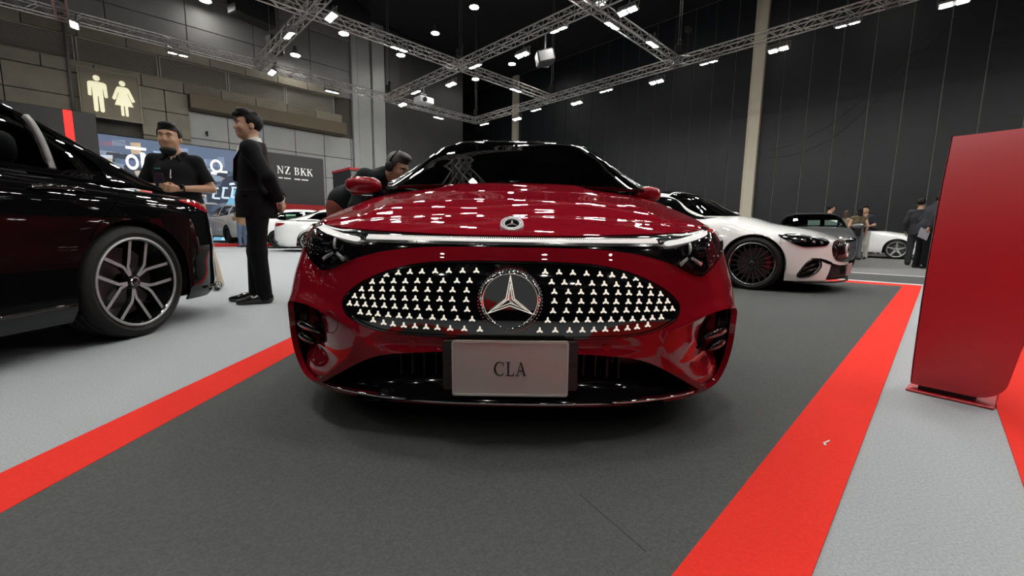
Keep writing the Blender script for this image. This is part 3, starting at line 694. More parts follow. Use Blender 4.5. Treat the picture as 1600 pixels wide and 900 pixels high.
s = thing('display_booth', 'black booth block with red top edge and a blue screen side', 'booth', G(20.4, 9.35, 0), -.80)
MB().box((0, 0, 1.75), (2.1, 2.1, 3.5), None, 0, .01).obj('booth_body', mat('booth_black', (.01, .01, .011), .4), s)
MB().box((0, 0, 3.56), (2.16, 2.16, .12), None, 0, .01).obj('red_top_edge', mat('booth_red', (.36, .012, .016), .4), s)
b = MB(); b.box((1.06, .1, 2.1), (.03, 1.6, 2.4)); 
MB().box((1.06, -.55, 1.75), (.04, .9, 3.4)).obj('grey_edge_panel', mat('grey_booth_panel', (.12, .12, .125), .5), s); b.obj('blue_screen', mat('blue_screen', (.01, .02, .1), .4, emit=(.06, .13, .62), estr=.9), s)

# ---------------------------------------------------------------- lighting truss, floodlights, chain hoists
ALU = mat('truss_aluminium', (.50, .49, .47), .35, .85)
L2 = [17.4, 11.4, 5.3, -.5, -6.6]; L1 = [21.4, 15.1, 8.3, 1.7, -5.0, -11.6]
tr = thing('lighting_truss', 'grid of silver box truss hung under the roof, carrying floodlights', 'truss', (0, 0, 7.78))
def truss(p, q):
    p = Vector(p); q = Vector(q); d = (q-p).normalized(); n = Vector((-d.y, d.x, 0)); L = (q-p).length; h = .15; chs = []
    bm = None
    for sx in (-1, 1):
        for sz in (-1, 1):
            o = n*sx*h+Vector((0, 0, sz*h)); b = MB(); b.bar(p+o, q+o, .026, 6)
            if bm is None: bm = b.obj('truss_beam', ALU, tr)
            else: b.obj('chord', ALU, bm)
    b = MB(); k = max(2, int(L/.34)); 
    for i in range(k):
        a, c = p+d*(L*i/k), p+d*(L*(i+1)/k); s_ = 1 if i % 2 else -1
        for sx in (-1, 1): b.bar(a+n*sx*h+Vector((0, 0, s_*h)), c+n*sx*h+Vector((0, 0, -s_*h)), .013, 4)
        for sz in (-1, 1): b.bar(a+n*s_*h+Vector((0, 0, sz*h)), c-n*s_*h+Vector((0, 0, sz*h)), .013, 4)
    tag(b.obj('lattice', ALU, bm), kind='stuff')
def G0(a, b_): v = G(a, b_); return Vector((v.x, v.y, 0))
for b2 in L2:
    for i in range(len(L1)-1): truss(G0(L1[i]-.16, b2), G0(L1[i+1]+.16, b2))
for a1 in L1:
    for i in range(len(L2)-1): truss(G0(a1, L2[i]-.16), G0(a1, L2[i+1]+.16))
for b2 in L2:
    for a1 in L1:
        b = MB(); c = G0(a1, b2)
        R3 = Matrix.Rotation(GROT, 3, 'Z')
        for sx in (-1, 1):
            for sy in (-1, 1): b.box(c+R3 @ Vector((sx*.15, sy*.15, 0)), (.055, .055, .36), R3)
            for sz in (-1, 1): b.box(c+R3 @ Vector((sx*.15, 0, sz*.15)), (.055, .3, .055), R3); b.box(c+R3 @ Vector((0, sx*.15, sz*.15)), (.3, .055, .055), R3)
        b.obj('truss_corner', ALU, tr)
FIX = mat('floodlight_housing', (.10, .10, .10), .5)
LENS = mat('floodlight_lens', (.9, .9, .85), .4, emit=(1.0, .97, .92), estr=LAMP)
def flood():
    r = thing('floodlight', '', 'floodlight')
    b = MB(); b.box((0, 0, 0), (.66, .26, .07), None, 0, .02)
    for k in range(6): b.box((-.27+.108*k, 0, .05), (.02, .22, .04))
    b.obj('housing', FIX, r)
    for x in (-.165, .165): MB().box((x, 0, -.04), (.23, .17, .016), None, 0, .006).obj('lens', LENS, r)
    b = MB(); b.bar((-.35, 0, 0), (-.35, 0, .2), .014).bar((.35, 0, 0), (.35, 0, .2), .014).bar((-.35, 0, .2), (.35, 0, .2), .014).bar((0, 0, .2), (0, 0, .34), .02); b.obj('bracket', FIX, r)
    return r
fproto = flood(); nfl = 0
def put_flood(a, b_, label, along, tilt, group='floodlights on the lighting truss'):
    global nfl
    o = fproto if nfl == 0 else copy_tree(fproto)
    nfl += 1; o.location = G(a, b_, 7.34); o.rotation_euler = (tilt, 0, along); o['label'] = label; o['group'] = group
ORD = ['first', 'second', 'third', 'fourth', 'fifth', 'sixth', 'seventh', 'eighth', 'ninth', 'tenth', 'eleventh', 'twelfth', 'thirteenth', 'fourteenth', 'fifteenth', 'sixteenth']
rows = {0: ('on the truss along the black wall', [20.2, 17.9, 15.9, 13.6, 11.5, 9.3, 6.9, 4.7, 2.7, .4, -2, -4.2, -6.8, -9.2]), 1: ('on the second truss row from the wall', [20.4, 18.2, 16.1, 13.7, 11.6, 9.4, 7.2, 4.8, 2.6, .2, -2.2, -4.4, -6.8, -9.2]),
        2: ('on the upper left truss row', [20.5, 16.3, 14, 11.3, 9.3, 7, 4.6, 2.4, .2, -2.2, -4.4, -6.8, -9.2]), 3: ('on the truss row at the top left corner', [20.7, 18, 14, 11.3, 9.3, 7, 4.6, 2.4, .2, -2.2, -4.4, -6.8, -9.2]), 4: ('on the truss row behind the photographer', [18, 14, 11.3, 9.3, 7, 4.6, 2.4, .2, -2.2, -4.4, -6.8, -9.2])}
for r_, (txt, ls) in rows.items():
    for i, a in enumerate(ls):
        if G(a, L2[r_]).y < -.6: continue
        hidden = (r_ >= 2 and i > 3) or (r_ < 2 and a < 2)
        off = .28 if (i % 2 == 0) == (r_ != 0) else -.28
        put_flood(a, L2[r_]+off, 'white twin floodlight hung over the booth behind the camera' if hidden else 'lit floodlight, %s from the far corner, %s' % (ORD[i], txt), GROT+math.pi/2, (.25 if off > 0 else -.25), 'floodlights behind the camera' if hidden else 'floodlights on the lighting truss')
cross = [(21.4, 2.5, 'left, below the grey wall'), (21.4, 8.3, 'middle, above the grey wall panels'), (21.4, 14.4, 'right, before the charcoal wall'), (14.8, 8.2, 'left of the chain hoist, second cross truss'), (14.8, 14.2, 'right of the chain hoist, second cross truss'), (8.0, 14.2, 'on the short cross truss near the black wall'), (8.3, 12.1, 'top end of the short cross truss'),
         (8.2, 8.0, ''), (8.2, 2.4, ''), (1.7, 14.3, ''), (1.7, 8.2, ''), (1.7, 2.6, ''), (-5, 8.2, ''), (-5, 2.4, ''), (15.1, 2.4, ''), (-5, 14, '')]
for a, b_, t in cross:
    if G(a, b_).y > -.6: put_flood(a-.3, b_, ('lit floodlight on a cross truss, '+t) if t else 'white twin floodlight hung over the booth behind the camera', GROT, .2, 'floodlights on the lighting truss' if t else 'floodlights behind the camera')
HB = mat('high_bay_glass', (.9, .9, .9), .4, emit=(1, .97, .9), estr=HIGHBAY)
hb = None
for i, (a, b_, z, t) in enumerate(((19.2, 15.5, 13, 'at the top edge'), (23.3, 15.7, 13, 'above the lit truss crossing'), (24.4, 13.9, 11.5, 'lowest left of the chain hoist'), (23.2, 22.3, 13, 'before the far cream pillar'), (24.6, 20.0, 11.7, 'smallest, left of the far cream pillar'), (23.5, 10.0, 11.2, 'beside the pale grey column'), (25.7, 8.2, 10.2, 'lowest, near the speaker box'), (25.9, 4.3, 11.6, 'cut by the top edge over the grey wall'), (14, 20, 13, ''), (8, 20, 13, ''), (3, 20, 13, ''))+tuple((a_, b_, 12.5, '') for a_ in (12, 6, 0, -6, -12, -17) for b_ in (4, -3, -9, -15) if -22 < G(a_, b_).y < .5)):
    if hb is None:
        hb = thing('high_bay_lamp', '', 'lamp'); b = MB(); b.lathe([(.02, .5), (.10, .45), (.12, .2), (.28, .05), (.29, 0), (.26, .01)], 20, Matrix.Rotation(-math.pi/2, 4, 'Y')); b.obj('reflector', FIX, hb, True)
        b = MB(); b.lathe([(.0, .02), (.24, .02), (.24, .0), (.0, -.03)], 20, Matrix.Rotation(-math.pi/2, 4, 'Y')); b.obj('lamp_glass', HB, hb, True); o = hb
    else: o = copy_tree(hb)
    o.location = G(a, b_, z); o['label'] = ('round high-bay lamp under the black roof, '+t) if t else 'round high-bay lamp hung high outside the view'; o['group'] = 'high-bay lamps' if t else 'high-bay lamps outside the view'
RIG = mat('rigging_black', (.015, .015, .016), .5)
for i, (a, b_, t) in enumerate(((15.1, 11.4, 'at the central truss crossing'), (21.4, 11.4, 'at the truss corner by the charcoal wall'), (15.1, 17.4, 'at the crossing near the far cream pillar'), (8.3, 17.4, 'at the crossing near the wide cream pillar'), (15.1, 5.3, 'at the upper left crossing'), (21.4, 17.4, 'at the far truss corner'), (21.4, -.5, 'at the truss end by the drain pipe'))):
    h = thing('chain_hoist', 'black chain hoist and steel chain '+t, 'hoist', G(a, b_, 0))
    b = MB(); b.box((0, 0, 8.28), (.26, .2, .34), None, 0, .04).box((.08, .05, 8.55), (.14, .14, .22), None, 0, .03).bar((0, 0, 7.95), (0, 0, 8.15), .03); b.obj('hoist_motor', RIG, h)
    b = MB(); b.bar((0, 0, 8.4), (0, 0, 14), .014).bar((.09, 0, 8.4), (.09, 0, 14), .012); b.obj('chain', mat('chain_steel', (.25, .25, .25), .4, .9), h)
# things hung from the truss and the roof
p = thing('projector', 'white projector hung under the truss before the charcoal wall', 'projector', G(17.3, 11.0, 6.7), GROT)
b = MB(); b.box((0, 0, 0), (.75, .6, .28), None, 0, .04).box((0, .1, .17), (.5, .3, .06), None, 0, .02); b.obj('body', mat('off_white_plastic', (.42, .44, .45), .5), p)
MB().bar((-.15, -.3, -.02), (-.15, -.38, -.02), .10, 16).obj('lens', mat('lens_black', (.01, .01, .01), .1), p)
MB().bar((0, 0, .14), (0, 0, .86), .03).box((0, 0, .3), (.3, .04, .04)).obj('ceiling_mount', FIX, p)
p = thing('hanging_speaker', 'black speaker with a pale front hung under the truss near the top', 'speaker', G(10.3, 11.5, 6.8), GROT+.9)
b = MB(); b.box((0, 0, 0), (.55, .6, .42), Matrix.Rotation(-.25, 3, 'X'), 0, .05); b.obj('cabinet', RIG, p)
b = MB(); b.prism(rrect(-.24, -.2, .24, .2, .05), .02, Matrix.Translation((.33, .02, .02)) @ Matrix.Rotation(math.pi/2, 4, 'Z') @ Matrix.Rotation(-.1, 4, 'X')); b.obj('front_grille', mat('speaker_front', (.55, .56, .56), .5), p)
MB().bar((0, 0, .2), (0, 0, .78), .03).obj('hanger', FIX, p)
for i, (a, b_, z, d, t) in enumerate(((25.6, 6.2, 11.9, (2.0, .8, 1.4), 'large black acoustic box hung high before the grey wall'), (24.4, 10.2, 12.9, (3.8, .8, 1.2), 'long black acoustic box hung beside the pale column'), (24.6, 6.9, 10.0, (.7, .5, .8), 'small black speaker hung below the large acoustic box'))):
    o = thing('acoustic_box', t, 'speaker', G(a, b_, z), GROT+.3); MB().box((0, 0, 0), d, None, 0, .06).obj('box_body', RIG, o); b = MB()
    for sx in (-.35, .35): b.bar((sx*d[0], 0, d[2]/2), (sx*d[0], 0, 14-z), .02)
    b.obj('hanger', FIX, o)
p = thing('rigged_camera', 'small black camera rig standing on the truss at the wide pillar', 'camera', G(7.9, 17.4, 8.0), GROT)
MB().bar((0, 0, 0), (0, 0, .8), .03).box((0, 0, .9), (.3, .2, .2), None, 0, .03).obj('body', RIG, p)

# ---------------------------------------------------------------- red totem at the right
RED_GLOSS = mat('red_satin_panel', (.50, .010, .020), .38, coat=.35, coat_r=.3)
p0 = Vector((1.815, 1.80, 0)); p1 = Vector((1.962, 1.612, 0)); d = (p1-p0).normalized()
t = thing('red_totem', 'tall red display totem with a rounded foot standing on red base plate', 'totem', p0, math.atan2(d.y, d.x))
W0 = .235
rim_ = [(W0-.05, .035)]+arc(W0-.05, .035+.09, .09, -90, -8, 8)[1:]+curve([(W0+.055, .25), (W0+.11, .6), (W0+.16, .90), (W0+.185, 1.13)], 6, False)
yb = lambda z: -.16*z+.25*z*z
b = MB(); V = []; n = len(rim_)
for x, z in rim_:
    for k in range(6): V.append((x*k/5, yb(z), z))
for x, z in rim_: V += [(0, yb(z)+.08, z), (x, yb(z)+.08, z)]
F = []
for i in range(n-1):
    for k in range(5): F.append((6*i+k, 6*i+k+1, 6*i+k+7, 6*i+k+6))
    q = 6*n+2*i; F += [(q+1, q, q+2, q+3), (q, 6*i, 6*i+6, q+2), (6*i+5, q+1, q+3, 6*i+11)]
q = 6*n+2*(n-1); F += [tuple(6*(n-1)+k for k in range(6))+(q+1, q), tuple(range(6))[::-1]+(6*n, 6*n+1)]
b.add(V, F); sharpen(b.obj('front_panel', RED_GLOSS, t), 40)
b = MB()
for k in range(12):
    z0, z1 = .04+.0905*k, .04+.0905*(k+1); b.bar((-.004, yb(z0)+.04, z0), (-.004, yb(z1)+.04, z1), .034, 4)
for v in b.V: v.x = -.004+(v.x+.004)*.18
b.obj('dark_edge', mat('dark_magenta_edge', (.16, .01, .03), .3), t)
b = MB(); b.box((.046, .27, .86), (.12, .14, .40), None, 0, .01); b.obj('side_box', mat('deep_red', (.22, .008, .012), .35), t)
b = MB(); b.box((W0/2, .10, .006), (W0+.03, .24, .010), None, 0, .003); b.obj('base_plate', RED_GLOSS, t)
b = MB(); b.box((W0/2-.01, .07, .03), (W0-.06, .10, .05)); b.obj('plinth', mat('plinth_dark', (.03, .005, .006), .5), t)
# ---------------------------------------------------------------- the red car
RED = mat('red_metallic_paint', (.25, .0055, .0145), .6, 0, coat=1.0, spec=0.0, coat_r=.015)
zc_ = spl([-.05, .08, .13, .27, .5, .8, 1.2, 1.5, 3.6, 4.2, 4.72], [.640, .664, .690, .740, .805, .88, .958, .985, 1.0, 1.0, .93])
dr_ = spl([0, .5, .9, 1.4, 2, 3.5, 4.7], [.075, .085, .095, .085, .06, .05, .07])
def red_zh(x, y):
    x = np.asarray(x, float); y = np.asarray(y, float)
    e = .60-.22*sm(.15, 1.25, y); dome = .020*(1-sm(e-.04, e+.02, np.abs(x)))*sm(.22, .5, y)*(1-sm(1.25, 1.5, y))
    lip = -.007*np.exp(-((y-.31)/.028)**2)
    return zc_(y)-dr_(y)*np.abs(x/.88)**2.7+dome-.010*sm(.3, .7, y)+lip
R_SHELL = Shell(4.72, .925, .74, 2.75, .7, 2.6, red_zh,
    ([.10, .14, .18, .25, .33, .40, .48, .54, .60, .64, .68, .8], [.06, .035, .02, .004, 0, 0, .014, .032, .056, .07, .09, .12]),
    ([.10, .2, .3, .40, .5, .6, .7, .8, .95], [.06, .02, .004, .0, .015, .045, .065, .075, .09]),
    ([.10, .25, .4, .6, .8, .95], [.15, .05, 0, .0, .03, .06]), .12, rf=.022, rs=.11, rr=.04)
R_GREEN = Green(([1.1, 1.5, 3.5, 4.4], [.945, .955, .99, .98]), ([1.16, 1.5, 1.8, 2.1, 2.4, 2.7, 3.1, 3.6, 4.1, 4.45], [.955, 1.125, 1.275, 1.395, 1.445, 1.45, 1.42, 1.30, 1.12, .985]),
    ([1.1, 1.5, 2.5, 3.6, 4.5], [.775, .80, .81, .77, .66]), .40, .33, .46, .13, .18, 2.6)
rc = Car('car', 'glossy red electric sedan with white star grille, nose to the camera', R_SHELL, R_GREEN, RED, (-.005, 1.235, 0), math.radians(-.6))
root = rc.root; sh = R_SHELL
UF, UR = sh.u_at(.93), sh.u_at(.93+2.79); RA = .375
rc.arch_y = [(.93, .34, RA), (3.72, .34, RA)]; arch = [(UF, .34, RA), (UR, .34, RA)]
rc.inner(arch)
vt = lambda u: float(sh.vtop(np.array([abs(u)]))[0])
# outlines on the nose, half side (u > 0)
band_low = [(.924, .690), (.905, .66), (.87, .633), (.80, .594), (.735, .566), (.675, .549), (.615, .561), (.55, .588), (.50, .603), (.41, .622), (.28, .635), (.14, .638), (0, .638)]
band_low = curve(band_low, 5, False)
ub = .924
topu = np.linspace(0, ub, 30)
band_half = [(u, vt(u)-.003) for u in topu]+band_low[:-1]
band = band_half+[(-u, v) for u, v in band_half[::-1] if u > 1e-6]
gr_half = curve([(0, .594), (.1, .594), (.20, .591), (.27, .586), (.35, .572), (.43, .547), (.50, .513), (.548, .472), (.552, .442), (.533, .414), (.5, .396), (.455, .379), (.39, .367), (.29, .362), (.2, .360), (0, .357)], 4, False)
grille = gr_half+[(-u, v) for u, v in gr_half[::-1][1:-1]]
int_half = curve([(0, .312), (.2, .311), (.31, .304), (.40, .292), (.478, .264), (.572, .214), (.66, .168)], 5, False)+[(.70, .150), (.64, .148)]+curve([(.5, .150), (.33, .147), (.15, .140), (0, .137)], 4, False)
intake = int_half+[(-u, v) for u, v in int_half[::-1][1:-1]]
pocket = curve([(.50, .34), (.516, .372), (.57, .394), (.64, .415), (.73, .429), (.86, .424), (.935, .40), (.962, .35), (.955, .27), (.93, .20), (.89, .160), (.81, .147), (.744, .152), (.66, .19), (.592, .232), (.524, .288)], 4)
dark = curve([(.70, .33), (.735, .372), (.79, .397), (.88, .402), (.930, .372), (.942, .31), (.925, .24), (.90, .205), (.86, .228), (.82, .255), (.76, .268), (.715, .29)], 4)
# bumper skin: from arch to arch, under the lamp band
def zarch(u):
    d = abs(u-UF); return .34+math.sqrt(RA*RA-d*d) if d < RA else sh.zbot
ue = UF-RA*.72
bot = [(u, sh.zbot) for u in np.linspace(0, UF-RA, 24)]+[(UF-RA*math.cos(t), .34+RA*math.sin(t)) for t in np.linspace(0, math.acos(.72), 10)]
seam = [(ue, .645), (1.02, .683), (.955, .697), (.932, .692)]
bh = bot+seam+[(.925, .688)]+band_low[1:-1]
bump = bh+[(-u, v) for u, v in bh[::-1][:-1]]
bump = [p for i, p in enumerate(bump) if i == 0 or math.hypot(p[0]-bump[i-1][0], p[1]-bump[i-1][1]) > 1e-4]
def bump_off(u, v):
    """raised collar round the side pockets and a soft crease over the intake"""
    a = np.abs(u); d = np.full(len(a), 9.0)
    for i in range(len(pocket)):
        p = np.array(pocket[i-1]); q = np.array(pocket[i]); w = q-p; t = np.clip(((a-p[0])*w[0]+(v-p[1])*w[1])/max(w@w, 1e-9), 0, 1); d = np.minimum(d, np.hypot(a-p[0]-t*w[0], v-p[1]-t*w[1]))
    return .010*np.exp(-(d/.022)**2)-.012*np.exp(-((v-.335)/.02)**2)*(1-sm(.30, .46, a))+0*v
panel('front_bumper', sh, bump, RED, root, .022, holes=[grille, intake, pocket, mirror(pocket)], off=bump_off, thick=.02, gap=.0015)
VOID = mat('duct_black', (.004, .004, .004), .3, spec=.3)
# side pockets: red scooped insert, black duct with two blades
for sg in (1, -1):
    mm = (lambda p: p) if sg > 0 else mirror
    def pk_off(u, v):
        a = np.abs(u); return -.012-.05*sm(.50, .80, a)*sm(.15, .26, v)*(1-sm(.40, .43, v))+.0*v
    pk = panel('bumper_pocket', sh, mm(pocket), RED, root, .016, holes=[mm(dark)], off=pk_off, thick=.03)
    panel('air_duct', sh, mm(dark), VOID, root, .02, off=lambda u, v: -.07-.05*np.sin(v*60)**2, thick=0)
    for k, (v0, u0, u1) in enumerate(((.325, .715, .93), (.275, .775, .925))):
        uu = np.linspace(u0, u1, 9); P = sh(sg*uu, np.full(9, v0)+.012*np.sin((uu-u0)*14)); N = surf_normals(sh, sg*uu, np.full(9, v0))
        b = MB(); pts = [Vector(p-n*.045*(1-.5*i/8)) for i, (p, n) in enumerate(zip(P, N))]
        b.tube(pts, [.006+.013*math.sin(math.pi*(i+.6)/9.2) for i in range(9)], 8); b.obj('duct_blade', BLACK_GLOSS, root, True)
SIG = mat('signature_silver', (.8, .81, .82), .3, .35)
# lamp band: gloss black, light bar, headlights
panel('light_band', sh, band, BLACK_GLOSS, root, .02, off=-.003, thick=.02)
uu = np.linspace(-.505, .505, 60)
def strip_uv(v0, v1, off, name, m, par, u0=-.505, u1=.505, h=.012):
    return panel(name, sh, [(u0, v0(u0)), (u1, v0(u1))] if False else [(u, v0(u)) for u in np.linspace(u0, u1, 50)]+[(u, v1(u)) for u in np.linspace(u1, u0, 50)], m, par, h, off=off, thick=.006)
LB = mat('light_bar_diffuser', (.85, .85, .85), .25, emit=(1, .98, .92), estr=.38)
strip_uv(lambda u: .6535+.002*(u/.5)**2, lambda u: .661+.003*(u/.5)**2, .003, 'light_bar', LB, root)
b = MB()
for u in np.linspace(-.50, .50, 150):
    P = sh(u, .665+.003*(u/.5)**2)[0]; n = surf_normals(sh, np.array([u]), np.array([.662]))[0]; b.box(tuple(P+n*.001), (.0035, .006, .006))
tag(b.obj('light_bar_teeth', LB, root), kind='stuff')
strip_uv(lambda u: .6435+.001*(u/.5)**2, lambda u: .6525+.002*(u/.5)**2, .0015, 'light_bar_trim', mat('silver_trim', (.36, .37, .37), .16, 1.0), root, -.53, .53)
for sg in (1, -1):
    mm = (lambda p: p) if sg > 0 else mirror
    hl = curve([(.530, .676), (.63, .687), (.75, .702), (.86, .713), (.912, .700), (.905, .664), (.87, .637), (.80, .598), (.735, .570), (.677, .554), (.62, .567), (.56, .592), (.533, .606)], 4)
    hd = panel('headlight', sh, mm(hl), mat('lamp_housing', (.008, .008, .010), .12, coat=1), root, .02, off=-.001, thick=.012)
    drl = curve([(.538, .660), (.60, .668), (.70, .684), (.80, .699), (.845, .703), (.835, .692), (.775, .680), (.68, .664), (.60, .653), (.540, .647)], 4)
    panel('running_light', sh, mm(drl), mat('running_light', (.9, .9, .9), .3, emit=(1, .98, .93), estr=.62), hd, .012, off=.004, thick=.006)
    # three-armed chrome signature
    uc, vc = .632, .611
    P = sh(sg*uc, vc)[0]; n = surf_normals(sh, np.array([sg*uc]), np.array([vc]))[0]
    z = Vector((0, 0, 1)); nn = Vector(n); nn = (nn+Vector((0, -.8, 0))).normalized(); x = (-nn).cross(z).normalized(); z2 = x.cross(-nn).normalized()
    M = Matrix((x, -nn, z2)).transposed().to_4x4(); M.translation = Vector(P)+nn*.006
    for ang, L, w in ((90, .046, .008), (214, .050, .013), (326, .050, .013)):
        a = math.radians(ang); c, s_ = math.cos(a), math.sin(a); b = MB()
        V = [(c*.008-s_*w*.4, -.002, s_*.008+c*w*.4), (c*.008+s_*w*.4, -.002, s_*.008-c*w*.4), (c*L+s_*w*.5, -.006, s_*L-c*w*.5), (c*L-s_*w*.5, -.006, s_*L+c*w*.5), (c*L*.5, -.014, s_*L*.5)]
        b.add(V, [(0, 1, 4), (1, 2, 4), (2, 3, 4), (3, 0, 4), (3, 2, 1, 0)], 0, M); b.obj('signature_arm', SIG, hd)
    for k, (u, v, r) in enumerate(((.70, .625, .020), (.775, .645, .018), (.745, .606, .012))):
        Pk = sh(sg*u, v)[0]; nk = surf_normals(sh, np.array([sg*u]), np.array([v]))[0]; b = MB(); b.blob((0, 0, 0), (r, .006, r*.8), 14, 8); 
        for i, w_ in enumerate(b.V): b.V[i] = w_+Vector(Pk+nk*.002)
        b.obj('lamp_module', DARK_METAL, hd, True)
    b = MB()
    for k in range(26):
        u = random.uniform(.57, .88); v = random.uniform(.58, .675)
        if inside(np.array([[u, v]]), hl)[0]:
            q = sh(sg*u, v)[0]; nk = surf_normals(sh, np.array([sg*u]), np.array([v]))[0]; b.box(tuple(q+nk*.002), (.003, .003, .003), Matrix.Rotation(.7, 3, 'Y'))
    tag(b.obj('chrome_speckles', CHROME, hd), kind='stuff')
    panel('headlight_lens', sh, mm([(u, v-.010*(1-sm(.60, .66, v) if False else float(sm(.64, .70, v)))) for u, v in hl]), CLEAR, hd, .02, off=.016, thick=.012)
# grille with its field of white stars
GP = mat('grille_black_gloss', (.004, .004, .005), .05, coat=1.0)
gp_ = panel('grille', sh, grille, GP, root, .022, off=-.006, thick=.012, gap=.003)
panel('grille_rim', sh, [(u*1.0, v) for u, v in grille], BLACK_GLOSS, gp_, .02, holes=[[tuple(p) for p in inset(resample(grille, .02), .006)]], off=-.001, thick=.02)
STARS = [(.404, .546), (.364, .553), (.324, .557), (.284, .559), (.24, .561), (.196, .563), (.152, .564), (.108, .565), (.452, .522), (.416, .525), (.376, .527), (.336, .528), (.296, .53), (.256, .531), (.212, .532), (.168, .533), (.128, .534), (.488, .497), (.452, .499), (.412, .5), (.376, .502), (.34, .503), (.3, .504), (.26, .504), (.22, .505), (.18, .505), (.136, .505), (.512, .474), (.48, .474), (.444, .474), (.408, .475), (.372, .475), (.332, .475), (.298, .476), (.26, .476), (.22, .476), (.18, .476), (.136, .476), (.528, .450), (.5, .45), (.468, .45), (.434, .45), (.4, .45), (.364, .449), (.328, .449), (.29, .448), (.252, .448), (.214, .448), (.173, .448), (.132, .447), (.484, .425), (.452, .424), (.42, .423), (.384, .422), (.348, .421), (.314, .421), (.28, .42), (.24, .42), (.204, .419), (.162, .419), (.116, .418), (.436, .402), (.4, .396), (.368, .393), (.332, .391), (.296, .39), (.26, .389), (.224, .388), (.184, .387), (.14, .387), (.092, .386)]
STAR_W = mat('lit_star', (.85, .83, .74), .4, emit=(1, .95, .80), estr=.58)
proto = None
for (u, v) in STARS:
    for sg in (1, -1):
        P = sh(sg*u, v)[0]; n = Vector(surf_normals(sh, np.array([sg*u]), np.array([v]))[0])
        if proto is None:
            b = MB(); V = []; R = .0102
            for k in range(3):
                a = math.radians(90+120*k); c, s_ = math.cos(a), math.sin(a)
                for (r, w) in ((R, -.0021), (R, .0021)): V.append((c*r-s_*w, 0, s_*r+c*w))
                a2 = math.radians(150+120*k); V.append((.0037*math.cos(a2), 0, .0037*math.sin(a2)))
            V2 = V+[(x, .0025, z) for x, y, z in V]; b.add(V2, [tuple(range(9))]+[(i, 9+i, 9+(i+1) % 9, (i+1) % 9) for i in range(9)]); proto = b.obj('star', STAR_W, gp_); o = proto
        else: o = proto.copy(); link(o, gp_)
        x = Vector((0, 0, 1)).cross(-n).normalized(); z = x.cross(-n).normalized(); z = -z if z.z < 0 else z
        x = (-n).cross(z).normalized()
        M = Matrix((x, -n, z)).transposed().to_4x4(); M.translation = Vector(P)-n*.0035; o.matrix_local = M
# round badge
uc, vc = 0.0, .478; P = Vector(sh(uc, vc)[0])+Vector((0, -.006, 0)); TB = Matrix.Translation(P) @ Matrix.Rotation(.10, 4, 'X')
TX = TB @ Matrix.Rotation(-math.pi/2, 4, 'Z')
b = MB(); b.lathe([(.0, -.002), (.080, -.002), (.082, -.008), (.098, -.008), (.101, -.02)], 64, TX); bd = sharpen(b.obj('badge', mat('badge_black_glass', (.006, .004, .005), .05, coat=1), root), 40)
b = MB(); b.lathe([(.079, .0), (.080, .007), (.086, .011), (.092, .007), (.0935, .0)], 64, TX); sharpen(b.obj('badge_ring', CHROME, bd), 60)
b = MB(); star_mb(.079, .32, .17, b, TB @ Matrix.Translation((0, -.004, 0))); b.obj('badge_star', CHROME, bd)
b = MB()
for k in range(56):
    a = 2*math.pi*k/56; b.box((.0972*math.cos(a), -.009, .0972*math.sin(a)), (.004, .006, .004), Matrix.Rotation(a, 3, 'Y'))
for i, v in enumerate(b.V): b.V[i] = TB @ v
tag(b.obj('badge_beads', mat('dark_chrome', (.3, .3, .3), .15, 1.0), bd), kind='stuff')
b = MB(); q = []
for k in range(3):
    for s_ in (-1, 1):
        a0 = math.radians(90+120*k); a1 = math.radians(90+120*k+s_*60); p0 = Vector((.079*math.cos(a0), -.010, .079*math.sin(a0))); p1 = Vector((.0145*math.cos(a1), -.009, .0145*math.sin(a1))); b.bar(TB @ p0, TB @ p1, .0012, 5)
b.obj('badge_star_edge', STAR_W, bd)
# lower intake: dark cavity with vertical vanes, shelf, chrome lip
panel('intake_back', sh, intake, VOID, root, .05, off=-.14, thick=0)
o = [(u, v) for u, v in intake]
b = MB(); q = resample(intake, .02); P0 = sh(q[:, 0], q[:, 1]); N0 = surf_normals(sh, q[:, 0], q[:, 1]); P1 = P0-N0*.145; P0 = P0-N0*.006; n = len(q)
b.add([tuple(p) for p in P0]+[tuple(p) for p in P1], [(i, (i+1) % n, n+(i+1) % n, n+i) for i in range(n)]); b.obj('intake_wall', mat('intake_gloss', (.008, .008, .009), .18), root)
for k in range(-11, 12):
    u = .03*k*1.35
    if abs(u) > .40: continue
    a = sh(u, .305 if abs(u) < .3 else .29)[0]; c = sh(u, .20)[0]; b = MB(); b.box(((a[0]+c[0])/2, a[1]+.10, (a[2]+c[2])/2), (.006, .06, a[2]-c[2])); b.obj('intake_vane', BLACK_MATT, root)
shv = lambda u: .205-.045*(np.abs(u)/.55)**3
U = np.linspace(-.54, .54, 41); Pa = sh(U, shv(U)); Na = surf_normals(sh, U, shv(U)); b = MB(); V = []
for p, nn in zip(Pa, Na): V += [tuple(p-nn*.02), tuple(p-nn*.13), tuple(p-nn*.02-np.array([0, 0, .03])), tuple(p-nn*.004-np.array([0, 0, .055]))]
F = []
for i in range(40):
    j = 4*i; F += [(j, j+1, j+5, j+4), (j, j+4, j+6, j+2), (j+2, j+6, j+7, j+3)]
b.add(V, F); b.obj('splitter_shelf', BLACK_GLOSS, root, True)
U = np.linspace(-.66, .66, 49); vl = .152-.010*np.cos(U/.66*math.pi/2)-.0
Pl = sh(U, vl); Nl = surf_normals(sh, U, vl); b = MB(); b.tube([Vector(p+nn*.006) for p, nn in zip(Pl, Nl)], [.0045+.0025*math.sin(math.pi*i/48) for i in range(49)], 8); b.obj('chrome_lip', CHROME, root, True)
U = np.linspace(-.70, .70, 41); V = []; F = []
Pb = sh(U, np.full(41, .140)); Nb = surf_normals(sh, U, np.full(41, .14))
